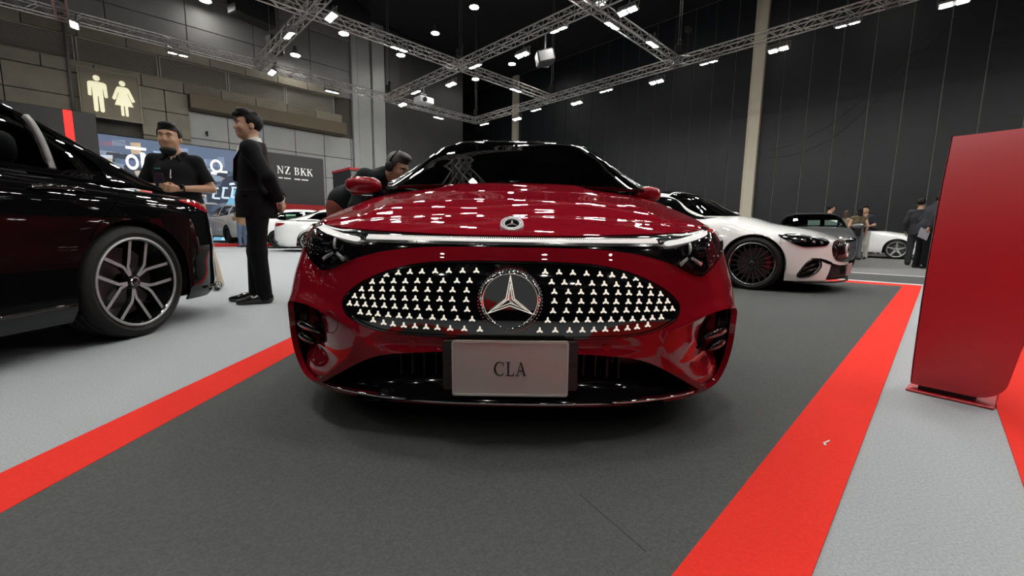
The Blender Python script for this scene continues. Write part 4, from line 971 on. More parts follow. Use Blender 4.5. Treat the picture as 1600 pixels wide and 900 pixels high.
for p, nn in zip(Pb, Nb): V += [tuple(p+nn*.004), tuple(p-nn*.05-np.array([0, 0, .03])), tuple(p-nn*.28-np.array([0, 0, .02]))]
for i in range(40): F += [(3*i, 3*i+1, 3*i+4, 3*i+3), (3*i+1, 3*i+2, 3*i+5, 3*i+4)]
b = MB(); b.add(V, F); b.obj('under_tray', BLACK_MATT, root, True)
# sensors and tow-eye covers
for sg in (1, -1):
    for u, v, r in ((.305, .332, .013), (.73, .47, .012)):
        P = sh(sg*u, v)[0]; nn = Vector(surf_normals(sh, np.array([sg*u]), np.array([v]))[0]); b = MB(); x, y, d = frame_of(Vector((0, 0, 0)), nn); b.bar(Vector(P)-nn*.006, Vector(P)+nn*(-.0108 if u < .5 else .0003), r, 16); sharpen(b.obj('parking_sensor', RED, root), 40)
P = [sh(-u, v)[0] for u, v in [(.60+.036*math.cos(t), .385+.036*math.sin(t)) for t in np.linspace(0, 2*math.pi, 25)[:-1]]]
b = MB(); b.tube([Vector(p)+Vector((0, -.009, 0)) for p in P], .0012, 5, 0, True); b.obj('tow_eye_cover_line', BLACK_MATT, root)
# number plate on its holder
PT = Matrix.Translation((.003, -.028, .276)) @ Matrix.Rotation(math.radians(-.4), 4, 'Y') @ Matrix.Rotation(.02, 4, 'X')
b = MB()
b.prism(rrect(-.205, -.072, .205, .080, .008), .02, PT @ Matrix.Translation((0, .006, 0)))
for sx in (-1, 1):
    b.prism([(sx*.19+.014*math.cos(t), .055+.014*math.sin(t)) for t in np.linspace(0, 2*math.pi, 17)[:-1]], .01, PT @ Matrix.Translation((0, .0, 0))); b.prism(rrect(sx*.19-.011, -.035, sx*.19+.011, .005, .003), .01, PT @ Matrix.Translation((0, .001, 0)))
hold = b.obj('plate_holder', mat('plate_holder_plastic', (.02, .018, .016), .5), root)
MB().prism(rrect(-.176, -.088, .176, .085, .008), .006, PT).obj('number_plate', mat('white_plate', (.52, .50, .48), .35, coat=.3), hold)
b = MB(); o = rrect(-.176, -.088, .176, .085, .008); i_ = rrect(-.170, -.082, .170, .079, .006); n = len(o)
V = [(x, -.004, z) for x, z in o]+[(x, -.004, z) for x, z in i_]+[(x, 0, z) for x, z in i_]; b.add(V, [(k, (k+1) % n, n+(k+1) % n, n+k) for k in range(n)]+[(n+k, n+(k+1) % n, 2*n+(k+1) % n, 2*n+k) for k in range(n)], 0, PT); b.obj('plate_frame', mat('plate_edge', (.6, .59, .57), .3, coat=.5), hold)
word('CLA', .043, .002, mat('black_letter', (.01, .01, .01), .4), 'plate_lettering', hold, PT @ Matrix.Translation((0, -.0025, -.002)), 1.0, .06)
# hood, emblem, washer jets, wipers
hd = rc.hood(1.2, .32, .03)
P = Vector((0, .165, float(red_zh(0, .165)))); nn = Vector(surf_normals(rc.top, np.array([0.]), np.array([.165]))[0])
x = Vector((1, 0, 0)); M = Matrix((x, -nn, nn.cross(x) if nn.cross(x).y > 0 else x.cross(nn))).transposed().to_4x4(); M.translation = P+nn*.001
M = Matrix((x, -nn, (-nn).cross(x) if False else x.cross(-nn))).transposed().to_4x4(); M = M @ Matrix.Rotation(math.radians(16), 4, 'X') @ Matrix.Scale(1.22, 4); M.translation = P+nn*.008
b = MB(); b.lathe([(0, .001), (.020, .001), (.021, .004), (.031, .004), (.034, -.012)], 40, M @ Matrix.Rotation(-math.pi/2, 4, 'Z')); em_ = sharpen(b.obj('bonnet_emblem', [mat('emblem_silver', (.75, .76, .77), .35, .25)], hd), 40)
b = MB(); b.lathe([(0, .0015), (.0195, .0015)], 32, M @ Matrix.Rotation(-math.pi/2, 4, 'Z')); b.obj('emblem_face', BLACK_GLOSS, em_)
b = MB(); star_mb(.019, .3, .2, b, M @ Matrix.Translation((0, -.0018, 0))); b.obj('emblem_star', SIG, em_)
b = MB()
for k in range(36): a = 2*math.pi*k/36; b.box((.026*math.cos(a), -.0045, .026*math.sin(a)), (.0010, .0006, .0045), Matrix.Rotation(-a+math.pi/2, 3, 'Y'))
for i, v in enumerate(b.V): b.V[i] = M @ v
tag(b.obj('emblem_laurel', BLACK_GLOSS, em_), kind='stuff')
# cowl and wipers
b = MB(); V = []; F = []
for x in np.linspace(-.74, .74, 21):
    y = 1.2+.32*(x/.75)**2; z = float(red_zh(x, y)); V += [(x, y+.004, z-.012), (x, y+.10, z-.02)]
for i in range(20): F.append((2*i, 2*i+1, 2*i+3, 2*i+2))
b.add(V, F); b.obj('cowl', BLACK_MATT, root)
for x0, x1 in ((-.42, .10), (.12, .66)):
    b = MB(); pts = []
    for x in np.linspace(x0, x1, 9): y = 1.245+.30*(x/.75)**2; pts.append((x, y, float(red_zh(x, y-.03))+.004+.012*(x-x0)))
    b.tube(pts, .008, 6); b.obj('wiper', BLACK_GLOSS, root)
# fenders, doors, rear
cuts = [1.62, 2.68, 3.62]
A_ = lambda u: [(UF, .34, RA), (UR, .34, RA)]
for sg in (1, -1):
    mm = (lambda p: p) if sg > 0 else mirror
    u1, u2, u3 = sh.u_at(1.62), sh.u_at(2.68), sh.u_at(3.60)
    fo = [(ue, .645)]+[(UF-RA*math.cos(t), .34+RA*math.sin(t)) for t in np.linspace(math.acos(.72), math.pi, 22)]+[(UF+RA+.02, sh.zbot), (u1, sh.zbot)]+[(u, vt(u)) for u in np.linspace(u1, .93, 30)]+[(.932, .697), (.955, .70), (1.02, .686)]
    panel('fender', sh, mm(fo), RED, root, .035, gap=.0015)
    panel('front_door', sh, mm(strip(sh, u1, u2)), RED, root, .06, gap=.002)
    panel('rear_door', sh, mm(strip(sh, u2, u3, arch)), RED, root, .06, gap=.002)
    panel('quarter_panel', sh, mm(strip(sh, u3, sh.smax, arch, n=40)), RED, root, .05, gap=.001)
    for yw in (.93, 3.72): make_wheel(root, (sg*.80, yw, .338), sg, .338, .24, .245, 'multi', seg=40)
rc.deck(4.25, .2)
rc.shelf(1.45, 4.1)
wins = [('side_window', [(1.72, .985), (2.62, .995), (2.62, 1.34), (2.25, 1.315), (1.95, 1.2)]), ('side_window', [(2.70, .995), (3.45, 1.02), (3.70, 1.08), (3.45, 1.22), (3.05, 1.32), (2.70, 1.345)])]
rc.greenhouse(wins, .62, (1.165, 2.10), (3.25, 4.25), (.975, .80, .78, .86), .05, screen=DARK_GLASS, roofm=BLACK_GLOSS, glass=DARK_GLASS, cap=BLACK_GLOSS)
# A-pillar reflections built as grey strips, mirror, rear-view mirror
for sg in (1, -1):
    U = np.linspace(1.25, 2.15, 14); V_ = np.linspace(.955, .84, 14)*sg; P = R_GREEN(U, V_); N = surf_normals(R_GREEN, U, V_)
    b = MB(); b.tube([Vector(p+n*.004) for p, n in zip(P, N)], [.010+.006*(1-i/13) for i in range(14)], 6); b.obj('pillar_glint', mat('pillar_glint_grey', (.30, .31, .32), .15, .8), root, True)
rc.mirror(-1, (-1.005, 1.56, .982), RED, .12, (.115, .085, .055))
rc.mirror(1, (.895, 1.66, .955), RED, -.9, (.105, .085, .055))
b = MB(); b.box((0, 1.86, 1.255), (.21, .03, .065), None, 0, .02).bar((0, 1.87, 1.28), (0, 1.92, 1.33), .015); b.obj('rear_view_mirror', BLACK_GLOSS, root)
b = MB(); b.box((-.02, 1.47, .985), (.20, .10, .02), Matrix.Rotation(.2, 3, 'X'), 0, .006); b.obj('dash_display', mat('dash_grey', (.25, .25, .25), .3, .5), root)
# ---------------------------------------------------------------- the other cars
def car_matrix(nose, ydir):
    """placement that puts a car's nose at a point with its local +y (nose to tail) along ydir"""
    return nose, math.atan2(-ydir.x, ydir.y)
BLK = mat('black_car_paint', (.003, .003, .0035), .6, 0, coat=1.0, spec=0.0, coat_r=.015)
BTINT = glassmat('black_car_glass', (.8, .86, .84), .62)
WHT = paint('white_car_paint', (.86, .88, .87), .0, .35)
GRY = paint('grey_car_paint', (.12, .125, .13), .5, .4)
SIL = paint('silver_car_paint', (.46, .48, .48), .15, .4)
def generic(name, label, pnt, nose, ydir, L=4.75, W=.92, wb=2.86, yf=.86, H=1.44, hood=(.70, .84, .97), tail=(1.02, .93), roof=None, belt=None, wins=None, style='five', R=.335, face=None, lip=None, seg=28, h=.08, af=.75, ar=.7, pf=2.7, pr=2.6,
            rear_tab=None, front_tab=None, side_tab=None, yc=1.32, yhd=2.15, yrw=3.45, yrd=4.25, group=None, rs=.10, caliper=None, skip=None, dr=(.09, .10, .09, .06, .06, .09), suv=False, dash=True, zb=.17, lean=.38, doors=True, e=.40, ez=.5, hfine=None):
    zc = spl([-.05, .12, .45, .9, yc, 2.0, yrd-.2, L-.35, L], [hood[0]-.05, hood[0], hood[1]-.03, hood[1]+.06, hood[2], hood[2]+.02, tail[0]+.01, tail[0], tail[1]])
    d_ = spl([0, .5, .95, 1.5, 3.4, L], dr)
    zh = lambda x, y: zc(np.asarray(y, float))-d_(np.asarray(y, float))*np.abs(np.asarray(x, float)/(W*.95))**2.6
    sh = Shell(L, W, af, pf, ar, pr, zh, front_tab or ([zb, .25, .35, .45, .6, .7, .9], [.05, .01, 0, .0, .03, .06, .12]),
               side_tab or ([zb, .25, .4, .55, .7, .8, .95], [.05, .012, .0, .006, .012, .03, .06]), rear_tab or ([zb, .25, .4, .6, .8, .95], [.12, .04, 0, .0, .02, .05]), zb, rf=.04, rs=rs, rr=.05)
    yr = yf+wb
    b0 = hood[2]-.03
    gr = Green(belt or ([yc-.1, yc+.3, 3.4, yrd+.2], [b0, b0+.01, b0+.05, b0+.05]), roof or ([yc, yc+.35, yhd-.25, yhd, yhd+.4, 2.9, yrw, (yrw+yrd)/2, yrd, yrd+.12], [b0+.01, b0+.19, H-.13, H-.045, H, H, H-.10, H-.25, b0+.11, b0+.06]),
        ([yc-.1, 1.7, 2.6, 3.7, yrd+.2], [W*.84, W*.865, W*.875, W*.83, W*.74]), lean, e, ez, .25, .20, 2.6)
    loc, rz = car_matrix(nose, ydir)
    c = Car(name, label, sh, gr, pnt, loc, rz, group); c.yf, c.yr, c.R = yf, yr, R; RA = R+.035; c.RA = RA
    c.arch_y = [(yf, R, RA), (yr, R, RA)]; uf, ur = sh.u_at(yf), sh.u_at(yr); arch = [(uf, R, RA), (ur, R, RA)]; c.uf, c.ur = uf, ur; c.arch = arch
    c.inner(arch)
    hp = hfine or h
    # front bumper and wings
    ub = uf-RA*.8; n = 26
    vt = lambda u: float(sh.vtop(np.array([abs(u)]))[0])
    half = [(u, zb) for u in np.linspace(0, uf-RA, 12)]+[(uf-RA*math.cos(t), R+RA*math.sin(t)) for t in np.linspace(0, math.acos(.8), 10)]+[(u, vt(u)) for u in np.linspace(ub, 0, 24)]
    fb = half+[(-u, v) for u, v in half[::-1] if u > 1e-6]; c.front_outline = fb; c.vt = vt
    c.cuts = [sh.u_at(yc+.42), sh.u_at(yc+1.42), sh.u_at(yr-.10)]
    c.half_front = half; c.h = h
    if not skip or 'front' not in skip: panel('front_bumper', sh, fb, pnt, c.root, hp, gap=.002)
    u1, u2, u3 = c.cuts
    for sg in (1, -1):
        mm = (lambda p: p) if sg > 0 else mirror
        fo = [(uf-RA*math.cos(t), R+RA*math.sin(t)) for t in np.linspace(math.acos(.8), math.pi, 22)]+[(uf+RA+.02, zb), (u1, zb)]+[(u, vt(u)) for u in np.linspace(u1, ub, 26)]
        panel('front_wing', sh, mm(fo), pnt, c.root, hp, gap=.002)
        if not skip or 'side' not in skip:
            panel('front_door', sh, mm(strip(sh, u1, u2)), pnt, c.root, h, gap=.003); panel('rear_door', sh, mm(strip(sh, u2, u3, arch)), pnt, c.root, h, gap=.003)
            panel('rear_quarter', sh, mm(strip(sh, u3, sh.smax, arch, n=40)), pnt, c.root, hp, gap=.002)
        for yy in (yf, yr):
            make_wheel(c.root, (sg*(W-.135), yy, R), sg, R, .245, R*.775, style, caliper=caliper, face=face, seg=seg, lip=lip)
    c.hood(yc, .30, hp); 
    if not suv: c.deck(yrd, .2, h)
    if dash: c.shelf(yc+.25, yrd-.2)
    return c
def side_patch(c, sg, pts, name, m, par=None, off=.003, thick=.008, h=.04, holes=()):
    """a patch given in (y, z) laid on the flank"""
    s = lambda P: [(sg*c.sh.u_at(y), z) for y, z in P]
    return panel(name, c.sh, s(pts), m, par or c.root, h, off=off, thick=thick, holes=[s(q) for q in holes])

# black saloon at the left, tail away from the camera
bw = [('side_window', [(1.92, 1.0), (2.58, .985), (2.58, 1.37), (2.2, 1.29)]), ('side_window', [(2.68, .985), (3.515, .985), (3.52, 1.27), (3.1, 1.365), (2.68, 1.38)]), ('quarter_window', [(3.575, .985), (3.86, .99), (3.84, 1.06), (3.70, 1.165), (3.58, 1.25)])]
bc = generic('car', 'large black saloon at the left edge with silver ten-arm wheel', BLK, Vector((-3.235, -1.27, 0)), Vector((0, 1, 0)), L=4.95, W=.93, wb=2.96, yf=.87, H=1.46, hood=(.76, .90, 1.0), tail=(.955, .80), yc=1.45, yhd=2.3, yrw=3.35, yrd=4.38, R=.348, style='fork', seg=64, h=.05,
    roof=([1.45, 1.9, 2.3, 2.7, 3.0, 3.35, 3.7, 4.05, 4.38, 4.5], [.985, 1.21, 1.40, 1.47, 1.475, 1.435, 1.345, 1.205, 1.04, .995]), belt=([1.35, 1.8, 3.4, 4.0, 4.6], [.96, .965, .965, .955, .94]), skip=('side',), rs=.12, ar=.72, pr=2.4,
    side_tab=([.17, .25, .4, .55, .7, .8, .9, 1.0], [.05, .012, .008, .0, .008, .014, .03, .06]), rear_tab=([.17, .22, .30, .40, .5, .6, .72, .80, .88, 1.0], [.14, .05, .02, .03, .045, .035, .06, .10, .17, .30]))
sh = bc.sh; U = sh.u_at; u1, u2 = U(1.95), U(2.63)
edge = [(U(3.52), .60), (U(3.62), .72), (U(3.76), .86), (U(3.83), .95), (U(3.82), 1.02)]
edge = curve(edge, 5, False)
fl = .012
for sg in (1, -1):
    mm = (lambda p: p) if sg > 0 else mirror
    panel('front_door', sh, mm(strip(sh, bc.cuts[0], u2)), BLK, bc.root, .05, gap=.003)
    a0 = math.asin(min(1, (.60-bc.R)/bc.RA)); arcp = [(bc.ur-bc.RA*math.cos(t), bc.R+bc.RA*math.sin(t)) for t in np.linspace(0, a0, 8)]
    rd = [(u2, sh.zbot), (bc.ur-bc.RA-.005, sh.zbot)]+arcp+edge[1:]+[(u, bc.vt(u)) for u in np.linspace(U(3.80), u2, 24)]
    panel('rear_door', sh, mm(rd), BLK, bc.root, .04, gap=.0035)
    q = edge[::-1][:-1]+[(bc.ur-bc.RA*math.cos(t), bc.R+bc.RA*math.sin(t)) for t in np.linspace(a0, math.pi, 26)]+[(bc.ur+bc.RA+.01, sh.zbot)]
    ue = U(4.42)
    bumper_cut = [(bc.ur+bc.RA+.02, .34), (ue, .62), (U(4.62), .72)]
    q += [(u, sh.zbot) for u in np.linspace(bc.ur+bc.RA+.1, sh.smax, 14)]+[(u, bc.vt(u)) for u in np.linspace(sh.smax, U(3.82), 40)]
    panel('rear_quarter', sh, mm(q), BLK, bc.root, .035, gap=.0015)
    # sill blade, door handle, tail lamp, rear bumper creases
    zs = lambda y: .255+.02*(y-2.5)
    ys = np.linspace(1.3, 3.42, 24); P = sh(np.array([sg*U(y) for y in ys]), np.array([zs(y) for y in ys])); b = MB(); b.tube([Vector(p)+Vector((sg*.004, 0, 0)) for p in P], .010, 6); b.obj('sill_trim', BLACK_GLOSS, bc.root, True)
    for yh in (2.30, 3.30):
        cu = [(yh, .865), (yh+.06, .880), (yh+.20, .886), (yh+.26, .878)]
        rec = curve([(yh+.02, .85), (yh+.13, .835), (yh+.24, .85), (yh+.25, .885), (yh+.13, .90), (yh+.02, .885)], 5)
        side_patch(bc, sg, rec, 'handle_recess', BLK, off=lambda u, v: 0*u-.0, thick=.004, h=.02)
        b = MB(); P = sh(np.array([sg*U(y) for y, z in curve(cu, 4, False)]), np.array([z for y, z in curve(cu, 4, False)])); nP = len(P)
        b.tube([Vector(p)+Vector((sg*(.008+.020*math.sin(math.pi*i/(nP-1))), 0, 0)) for i, p in enumerate(P)], .012, 8); hnd = b.obj('door_handle', BLK, bc.root, True)
    tl = [(U(4.24), .885), (U(4.34), .905), (U(4.55), .885), (U(4.75), .84), (U(4.86), .80), (sh.smax-.42, .78), (sh.smax-.42, .735), (U(4.84), .74), (U(4.70), .765), (U(4.50), .80), (U(4.34), .845)]
    t_ = panel('tail_lamp', sh, mm(curve(tl, 4)), RED_LENS, bc.root, .025, off=.004, thick=.01)
    b = MB()
    for k in range(7):
        u = U(4.36)+.06*k; b.tube([Vector(sh(sg*(u+.02*j), .855-.012*k+.012*j)[0])+Vector((0, 0, 0)) for j in range(3)], .006, 6)
    b.obj('lamp_bar', mat('lamp_bar_red', (.6, .02, .02), .2, coat=1), t_)
    b = MB(); ys2 = np.linspace(U(4.36), sh.smax-.02, 24); P = sh(sg*ys2, np.full(24, .245)); N_ = surf_normals(sh, sg*ys2, np.full(24, .245)); b.tube([Vector(p+n*.004) for p, n in zip(P, N_)], .012, 6); b.obj('bumper_blade', BLACK_GLOSS, bc.root, True)
    vent = curve([(U(4.62), .30), (U(4.60), .42), (U(4.70), .46), (U(4.80), .40), (U(4.78), .30)], 4); panel('bumper_vent', sh, mm(vent), BLACK_MATT, bc.root, .03, off=.002, thick=.01)
    # pillar strips; light reflected by the rear divider is put into its grey
    for y0, y1, z0, z1 in ((3.545, 3.55, .985, 1.265), (2.63, 2.63, .985, 1.37)):
        n = 8; yy = np.linspace(y0, y1, n)+.115*(1 if y0 > 3 else .05); zz = np.linspace(z0, z1, n); vv = np.array([float(bc.gr.v_of(np.array([a_]), z_)[0]) for a_, z_ in zip(yy, zz)])*sg
        P = bc.gr(yy, vv); N_ = surf_normals(bc.gr, yy, vv); b = MB()
        for i in range(n-1): 
            pass
        b.tube([Vector(p+n_*.002) for p, n_ in zip(P, N_)], .017 if y0 > 3 else .028, 6); b.obj('pillar_strip', mat('pillar_strip_sheen', (.20, .20, .195), .5, .2) if y0 > 3 else BLACK_GLOSS, bc.root, True)
bc.greenhouse(bw, .6, (1.46, 2.3), (3.42, 4.38), (.93, .80, .74, .80), .04, screen=DARK_GLASS, glass=BTINT)
b = MB(); b.blob((.27, 3.70, 1.315), (.035, .13, .06), 16, 10, .9); b.obj('roofline_bump', BLK, bc.root, True)  # unidentified dark bump on the roofline, added off-centre as a pod
bc.mirror(1, (1.02, 1.75, 1.02), BLK)

# white coupe at the right with dark wheels
wy = E1.copy(); wx = E2.copy()
wc_ = G(0, 0)+Vector((3.076, 5.318, 0))+wx*.91
nose = wc_-wy*.87
ww = [('side_window', [(1.60, .955), (2.35, .965), (2.80, .97), (2.77, 1.24), (2.35, 1.29), (2.02, 1.22)]), ('quarter_window', [(2.88, .975), (3.35, 1.0), (3.20, 1.13), (2.86, 1.22)])]
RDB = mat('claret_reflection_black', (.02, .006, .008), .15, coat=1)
wcar = generic('car', 'white sports coupe right of the red car, black multi-spoke wheel', WHT, nose, wy, L=4.85, W=.935, wb=2.865, yf=.87, H=1.41, hood=(.665, .82, .985), tail=(1.0, .93), yc=1.28, yhd=2.10, yrw=3.2, yrd=4.35, R=.342, style='fine', face=mat('gunmetal_spoke', (.035, .035, .037), .3, .3), lip=mat('bright_rim_lip', (.45, .46, .47), .2, 1.0), seg=56, h=.07, hfine=.035, skip=('front',), zb=.15, rs=.13,
    front_tab=([.13, .17, .25, .35, .45, .6, .7, .9], [.03, .0, 0, .01, .025, .05, .08, .14]), side_tab=([.15, .25, .4, .55, .62, .7, .8, .95], [.045, .012, .0, .0, .004, .02, .05, .10]), caliper=mat('red_caliper', (.5, .02, .02), .4), dr=(.05, .10, .13, .11, .07, .09), af=.85, pf=2.4)
sh = wcar.sh; U = sh.u_at; uf = wcar.uf
hl = curve([(1.20, .712), (1.12, .738), (1.04, .750), (.92, .736), (.81, .714), (.66, .68), (.552, .645), (.58, .604), (.645, .582), (.80, .573), (.936, .574), (1.087, .634)], 5)
gr_ = curve([(0, .665), (.22, .662), (.40, .645), (.475, .60), (.495, .52), (.46, .44), (.38, .405), (.2, .395), (0, .392)], 5, False); grl = gr_+[(-u, v) for u, v in gr_[::-1][1:-1]]
vent = curve([(.955, .205), (.94, .27), (.865, .385), (.785, .430), (.715, .424), (.69, .385), (.695, .325), (.785, .238), (.87, .207)], 5)
low = [(0, .348), (.346, .350), (.52, .380), (.555, .30), (.60, .20), (.615, .152), (0, .152)]; lowp = low[:-1]+[(-u, v) for u, v in low[::-1] if u > 1e-6]+[]
panel('front_bumper', sh, wcar.front_outline, WHT, wcar.root, .03, holes=[grl, vent, mirror(vent), lowp], gap=.002, thick=.03)
gp2 = panel('grille', sh, grl, mat('grille_void', (.012, .008, .008), .4), wcar.root, .04, off=-.05, thick=0)
for k in range(-9, 10):
    u = .052*k; vv_ = np.linspace(.405, .652-abs(k)*.004 if abs(k) < 8 else .60, 7); vv_ = vv_ if abs(k) < 8 else np.linspace(.45, .60, 7)
    P = sh(np.full(7, u), vv_); N_ = surf_normals(sh, np.full(7, u), vv_); b = MB()
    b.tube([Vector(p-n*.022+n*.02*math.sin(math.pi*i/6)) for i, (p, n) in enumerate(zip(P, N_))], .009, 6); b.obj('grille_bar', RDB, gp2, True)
P = [Vector(p) for p in sh(np.array([a for a, b_ in gr_]), np.array([b_ for a, b_ in gr_]))]; Q = [Vector((-p.x, p.y, p.z)) for p in P[::-1][1:-1]]
b = MB(); b.tube(P+Q, .008, 6, 0, True); b.obj('grille_frame', BLACK_GLOSS, gp2, True)
TB = Matrix.Translation((0, float(sh(0., .53)[0][1])-.012, .53)); b = MB(); b.lathe([(0, 0), (.070, 0), (.075, .006), (.085, .006), (.09, -.01)], 32, TB @ Matrix.Rotation(-math.pi/2, 4, 'Z')); bd = b.obj('badge', mat('emblem_silver', (.75, .76, .77), .35, .25), wcar.root); b = MB(); star_mb(.07, .3, .2, b, TB @ Matrix.Translation((0, -.006, 0))); b.obj('badge_star', CHROME, bd)
panel('lower_intake', sh, lowp, BLACK_MATT, wcar.root, .05, off=-.03, thick=0)
b = MB(); U_ = np.linspace(-1.0, 1.0, 41); P = sh(U_, np.full(41, .145)); b.tube([Vector(p)+Vector((0, -.012, 0)) for p in P], .012, 6); b.obj('splitter', BLACK_MATT, wcar.root, True)
for sg in (1, -1):
    mm = (lambda p: p) if sg > 0 else mirror
    h_ = panel('headlight', sh, mm(hl), mat('lamp_housing', (.008, .008, .010), .12, coat=1), wcar.root, .03, off=.003, thick=.012)
    b = MB(); q = np.array([(.60, .648), (.75, .682), (.95, .716), (1.10, .722)]); P = sh(sg*q[:, 0], q[:, 1]); N_ = surf_normals(sh, sg*q[:, 0], q[:, 1]); b.tube([Vector(p+n*.006) for p, n in zip(P, N_)], .008, 6); b.obj('running_light', mat('dull_lamp_strip', (.6, .6, .62), .2, .6), h_)
    for k, (u, v) in enumerate(((.68, .620), (.79, .632), (.91, .650))):
        p = sh(sg*u, v)[0]; n = surf_normals(sh, np.array([sg*u]), np.array([v]))[0]; b = MB(); b.blob(tuple(p+n*.004), (.028, .02, .022), 12, 8); b.obj('lamp_module', mat('lamp_chrome', (.4, .41, .44), .15, .9), h_, True)
    panel('headlight_lens', sh, mm(hl), CLEAR, h_, .04, off=.014, thick=.01)
    dv = panel('air_vent', sh, mm(vent), BLACK_MATT, wcar.root, .04, off=-.06, thick=0)
    for k in range(2):
        q = np.linspace((.71, .385-.06*k), (.90, .30-.05*k), 8); P = sh(sg*q[:, 0], q[:, 1]); N_ = surf_normals(sh, sg*q[:, 0], q[:, 1]); b = MB(); b.tube([Vector(p-n*.03) for p, n in zip(P, N_)], .012, 6); b.obj('vent_blade', BLACK_GLOSS, dv, True)
    panel('vent_brow', sh, mm([(.82, .44), (.70, .438), (.60, .415), (.52, .388), (.50, .352), (.60, .375), (.70, .408), (.80, .412)]), BLACK_GLOSS, dv, .03, off=.004, thick=.01)
    q = resample(vent, .03); P = sh(sg*q[:, 0], q[:, 1]); b = MB(); b.tube([Vector(p) for p in P[::2]], .010, 6, 0, True); b.obj('vent_frame', BLACK_GLOSS, dv, True)
    P = [(sg*sh.u_at(y), .155) for y in np.linspace(1.3, 3.2, 12)]; P = sh(np.array([p[0] for p in P]), np.array([p[1] for p in P])); b = MB(); b.tube([Vector(p) for p in P], .02, 6); b.obj('side_skirt', BLACK_GLOSS, wcar.root, True)
wcar.greenhouse(ww, .66, (1.29, 2.10), (3.3, 4.3), (.88, .74, .70, .74), .05, screen=DARK_GLASS, roofm=BLACK_GLOSS)
wcar.mirror(1, (1.0, 1.74, 1.035), mat('silver_mirror_cap', (.5, .51, .51), .25, .4)); wcar.mirror(-1, (-1.0, 2.02, 1.03), WHT)
MB().box((0, -.012, .29), (.36, .012, .15), Matrix.Rotation(.05, 3, 'X'), 0, .004).obj('number_plate', mat('pinkish_plate', (.42, .30, .28), .4), wcar.root)

def simple(label, pnt, nose, ydir, glass=None, **k):
    c = generic('car', label, pnt, nose, ydir, **k); sh = c.sh
    for sg in (1, -1):
        mm = (lambda p: p) if sg > 0 else mirror
        hl = curve([(.56, .66), (.72, .69), (.92, .70), (1.05, .68), (.95, .62), (.75, .60), (.60, .605)], 4) if not k.get('suv') else curve([(.5, .80), (.7, .82), (.95, .83), (1.0, .79), (.8, .74), (.55, .75)], 4)
        h_ = panel('headlight', sh, mm(hl), mat('lamp_housing', (.008, .008, .010), .12, coat=1), c.root, .06, off=.004, thick=.01)
        P = sh(np.array([sg*u for u in (.62, .75, .9)]), np.array([.645, .66, .665]) if not k.get('suv') else np.array([.79, .80, .805])); b = MB(); b.tube([Vector(p)+Vector((0, -.02, 0)) for p in P], .012, 6); b.obj('running_light', mat('dull_lamp_strip', (.6, .6, .62), .2, .6), h_)
        sx = sh.smax; zt = .86 if not k.get('suv') else 1.0
        tl = curve([(sx-.95, zt+.03), (sx-.75, zt+.045), (sx-.45, zt+.03), (sx-.42, zt-.05), (sx-.72, zt-.055)], 4); panel('tail_lamp', sh, mm(tl), RED_LENS, c.root, .05, off=.005, thick=.01)
        for y in (c.sh.L*.44, c.sh.L*.66):
            P = sh(np.array([sg*sh.u_at(y), sg*sh.u_at(y+.2)]), np.array([.83, .84])); b = MB(); b.bar(Vector(P[0])+Vector((sg*.012, 0, 0)), Vector(P[1])+Vector((sg*.012, 0, 0)), .014, 8); b.obj('door_handle', pnt, c.root)
        b = MB(); U_ = [sg*sh.u_at(y) for y in np.linspace(c.yf+.42, c.yr-.42, 10)]; P = sh(np.array(U_), np.full(10, sh.zbot+.02)); b.tube([Vector(p) for p in P], .035, 6); b.obj('sill', BLACK_MATT, c.root)
    gl = [(0, .60), (.3, .595), (.42, .54), (.36, .45), (0, .44)] if not k.get('suv') else [(0, .82), (.3, .81), (.40, .74), (.32, .60), (0, .59)]
    gl = gl[:-1]+[gl[-1]]+[(-u, v) for u, v in gl[::-1] if u > 0]
    g_ = panel('grille', sh, gl, BLACK_GLOSS, c.root, .06, off=.003, thick=.01)
    lo = [(0, .36), (.55, .34), (.72, .24), (.60, .20), (0, .20)]; lo = lo+[(-u, v) for u, v in lo[::-1] if u > 0]; panel('lower_intake', sh, lo, BLACK_MATT, c.root, .06, off=.002, thick=.01)
    P = sh(0., .52 if not k.get('suv') else .71)[0]; TB = Matrix.Translation((0, P[1]-.02, P[2])); b = MB(); b.lathe([(.06, 0), (.07, .006), (.08, 0)], 20, TB @ Matrix.Rotation(-math.pi/2, 4, 'Z')); star_mb(.065, .3, .2, b, TB); b.obj('badge', CHROME, g_)
    uu = sh.smax; bl = [(uu-.55, .20), (uu-.6, .34), (uu, .36), (uu, .20)]
    for sg in (1, -1): panel('rear_diffuser', sh, [(sg*u, v) for u, v in bl], BLACK_MATT, c.root, .08, off=.003, thick=.01)
    return c
def stdwins(b0, H, yc, suv=False):
    if suv: return [('side_window', [(yc+.45, b0+.03), (yc+1.38, b0+.04), (yc+1.38, H-.10), (yc+.95, H-.13)]), ('side_window', [(yc+1.46, b0+.04), (yc+2.3, b0+.05), (yc+2.25, H-.11), (yc+1.46, H-.10)]), ('quarter_window', [(yc+2.38, b0+.06), (yc+2.95, b0+.09), (yc+2.7, H-.16), (yc+2.34, H-.13)])]
    return [('side_window', [(yc+.48, b0+.03), (yc+1.34, b0+.035), (yc+1.34, H-.09), (yc+.95, H-.12)]), ('side_window', [(yc+1.42, b0+.035), (yc+2.05, b0+.045), (yc+2.45, b0+.09), (yc+2.15, H-.19), (yc+1.8, H-.12), (yc+1.42, H-.09)])]
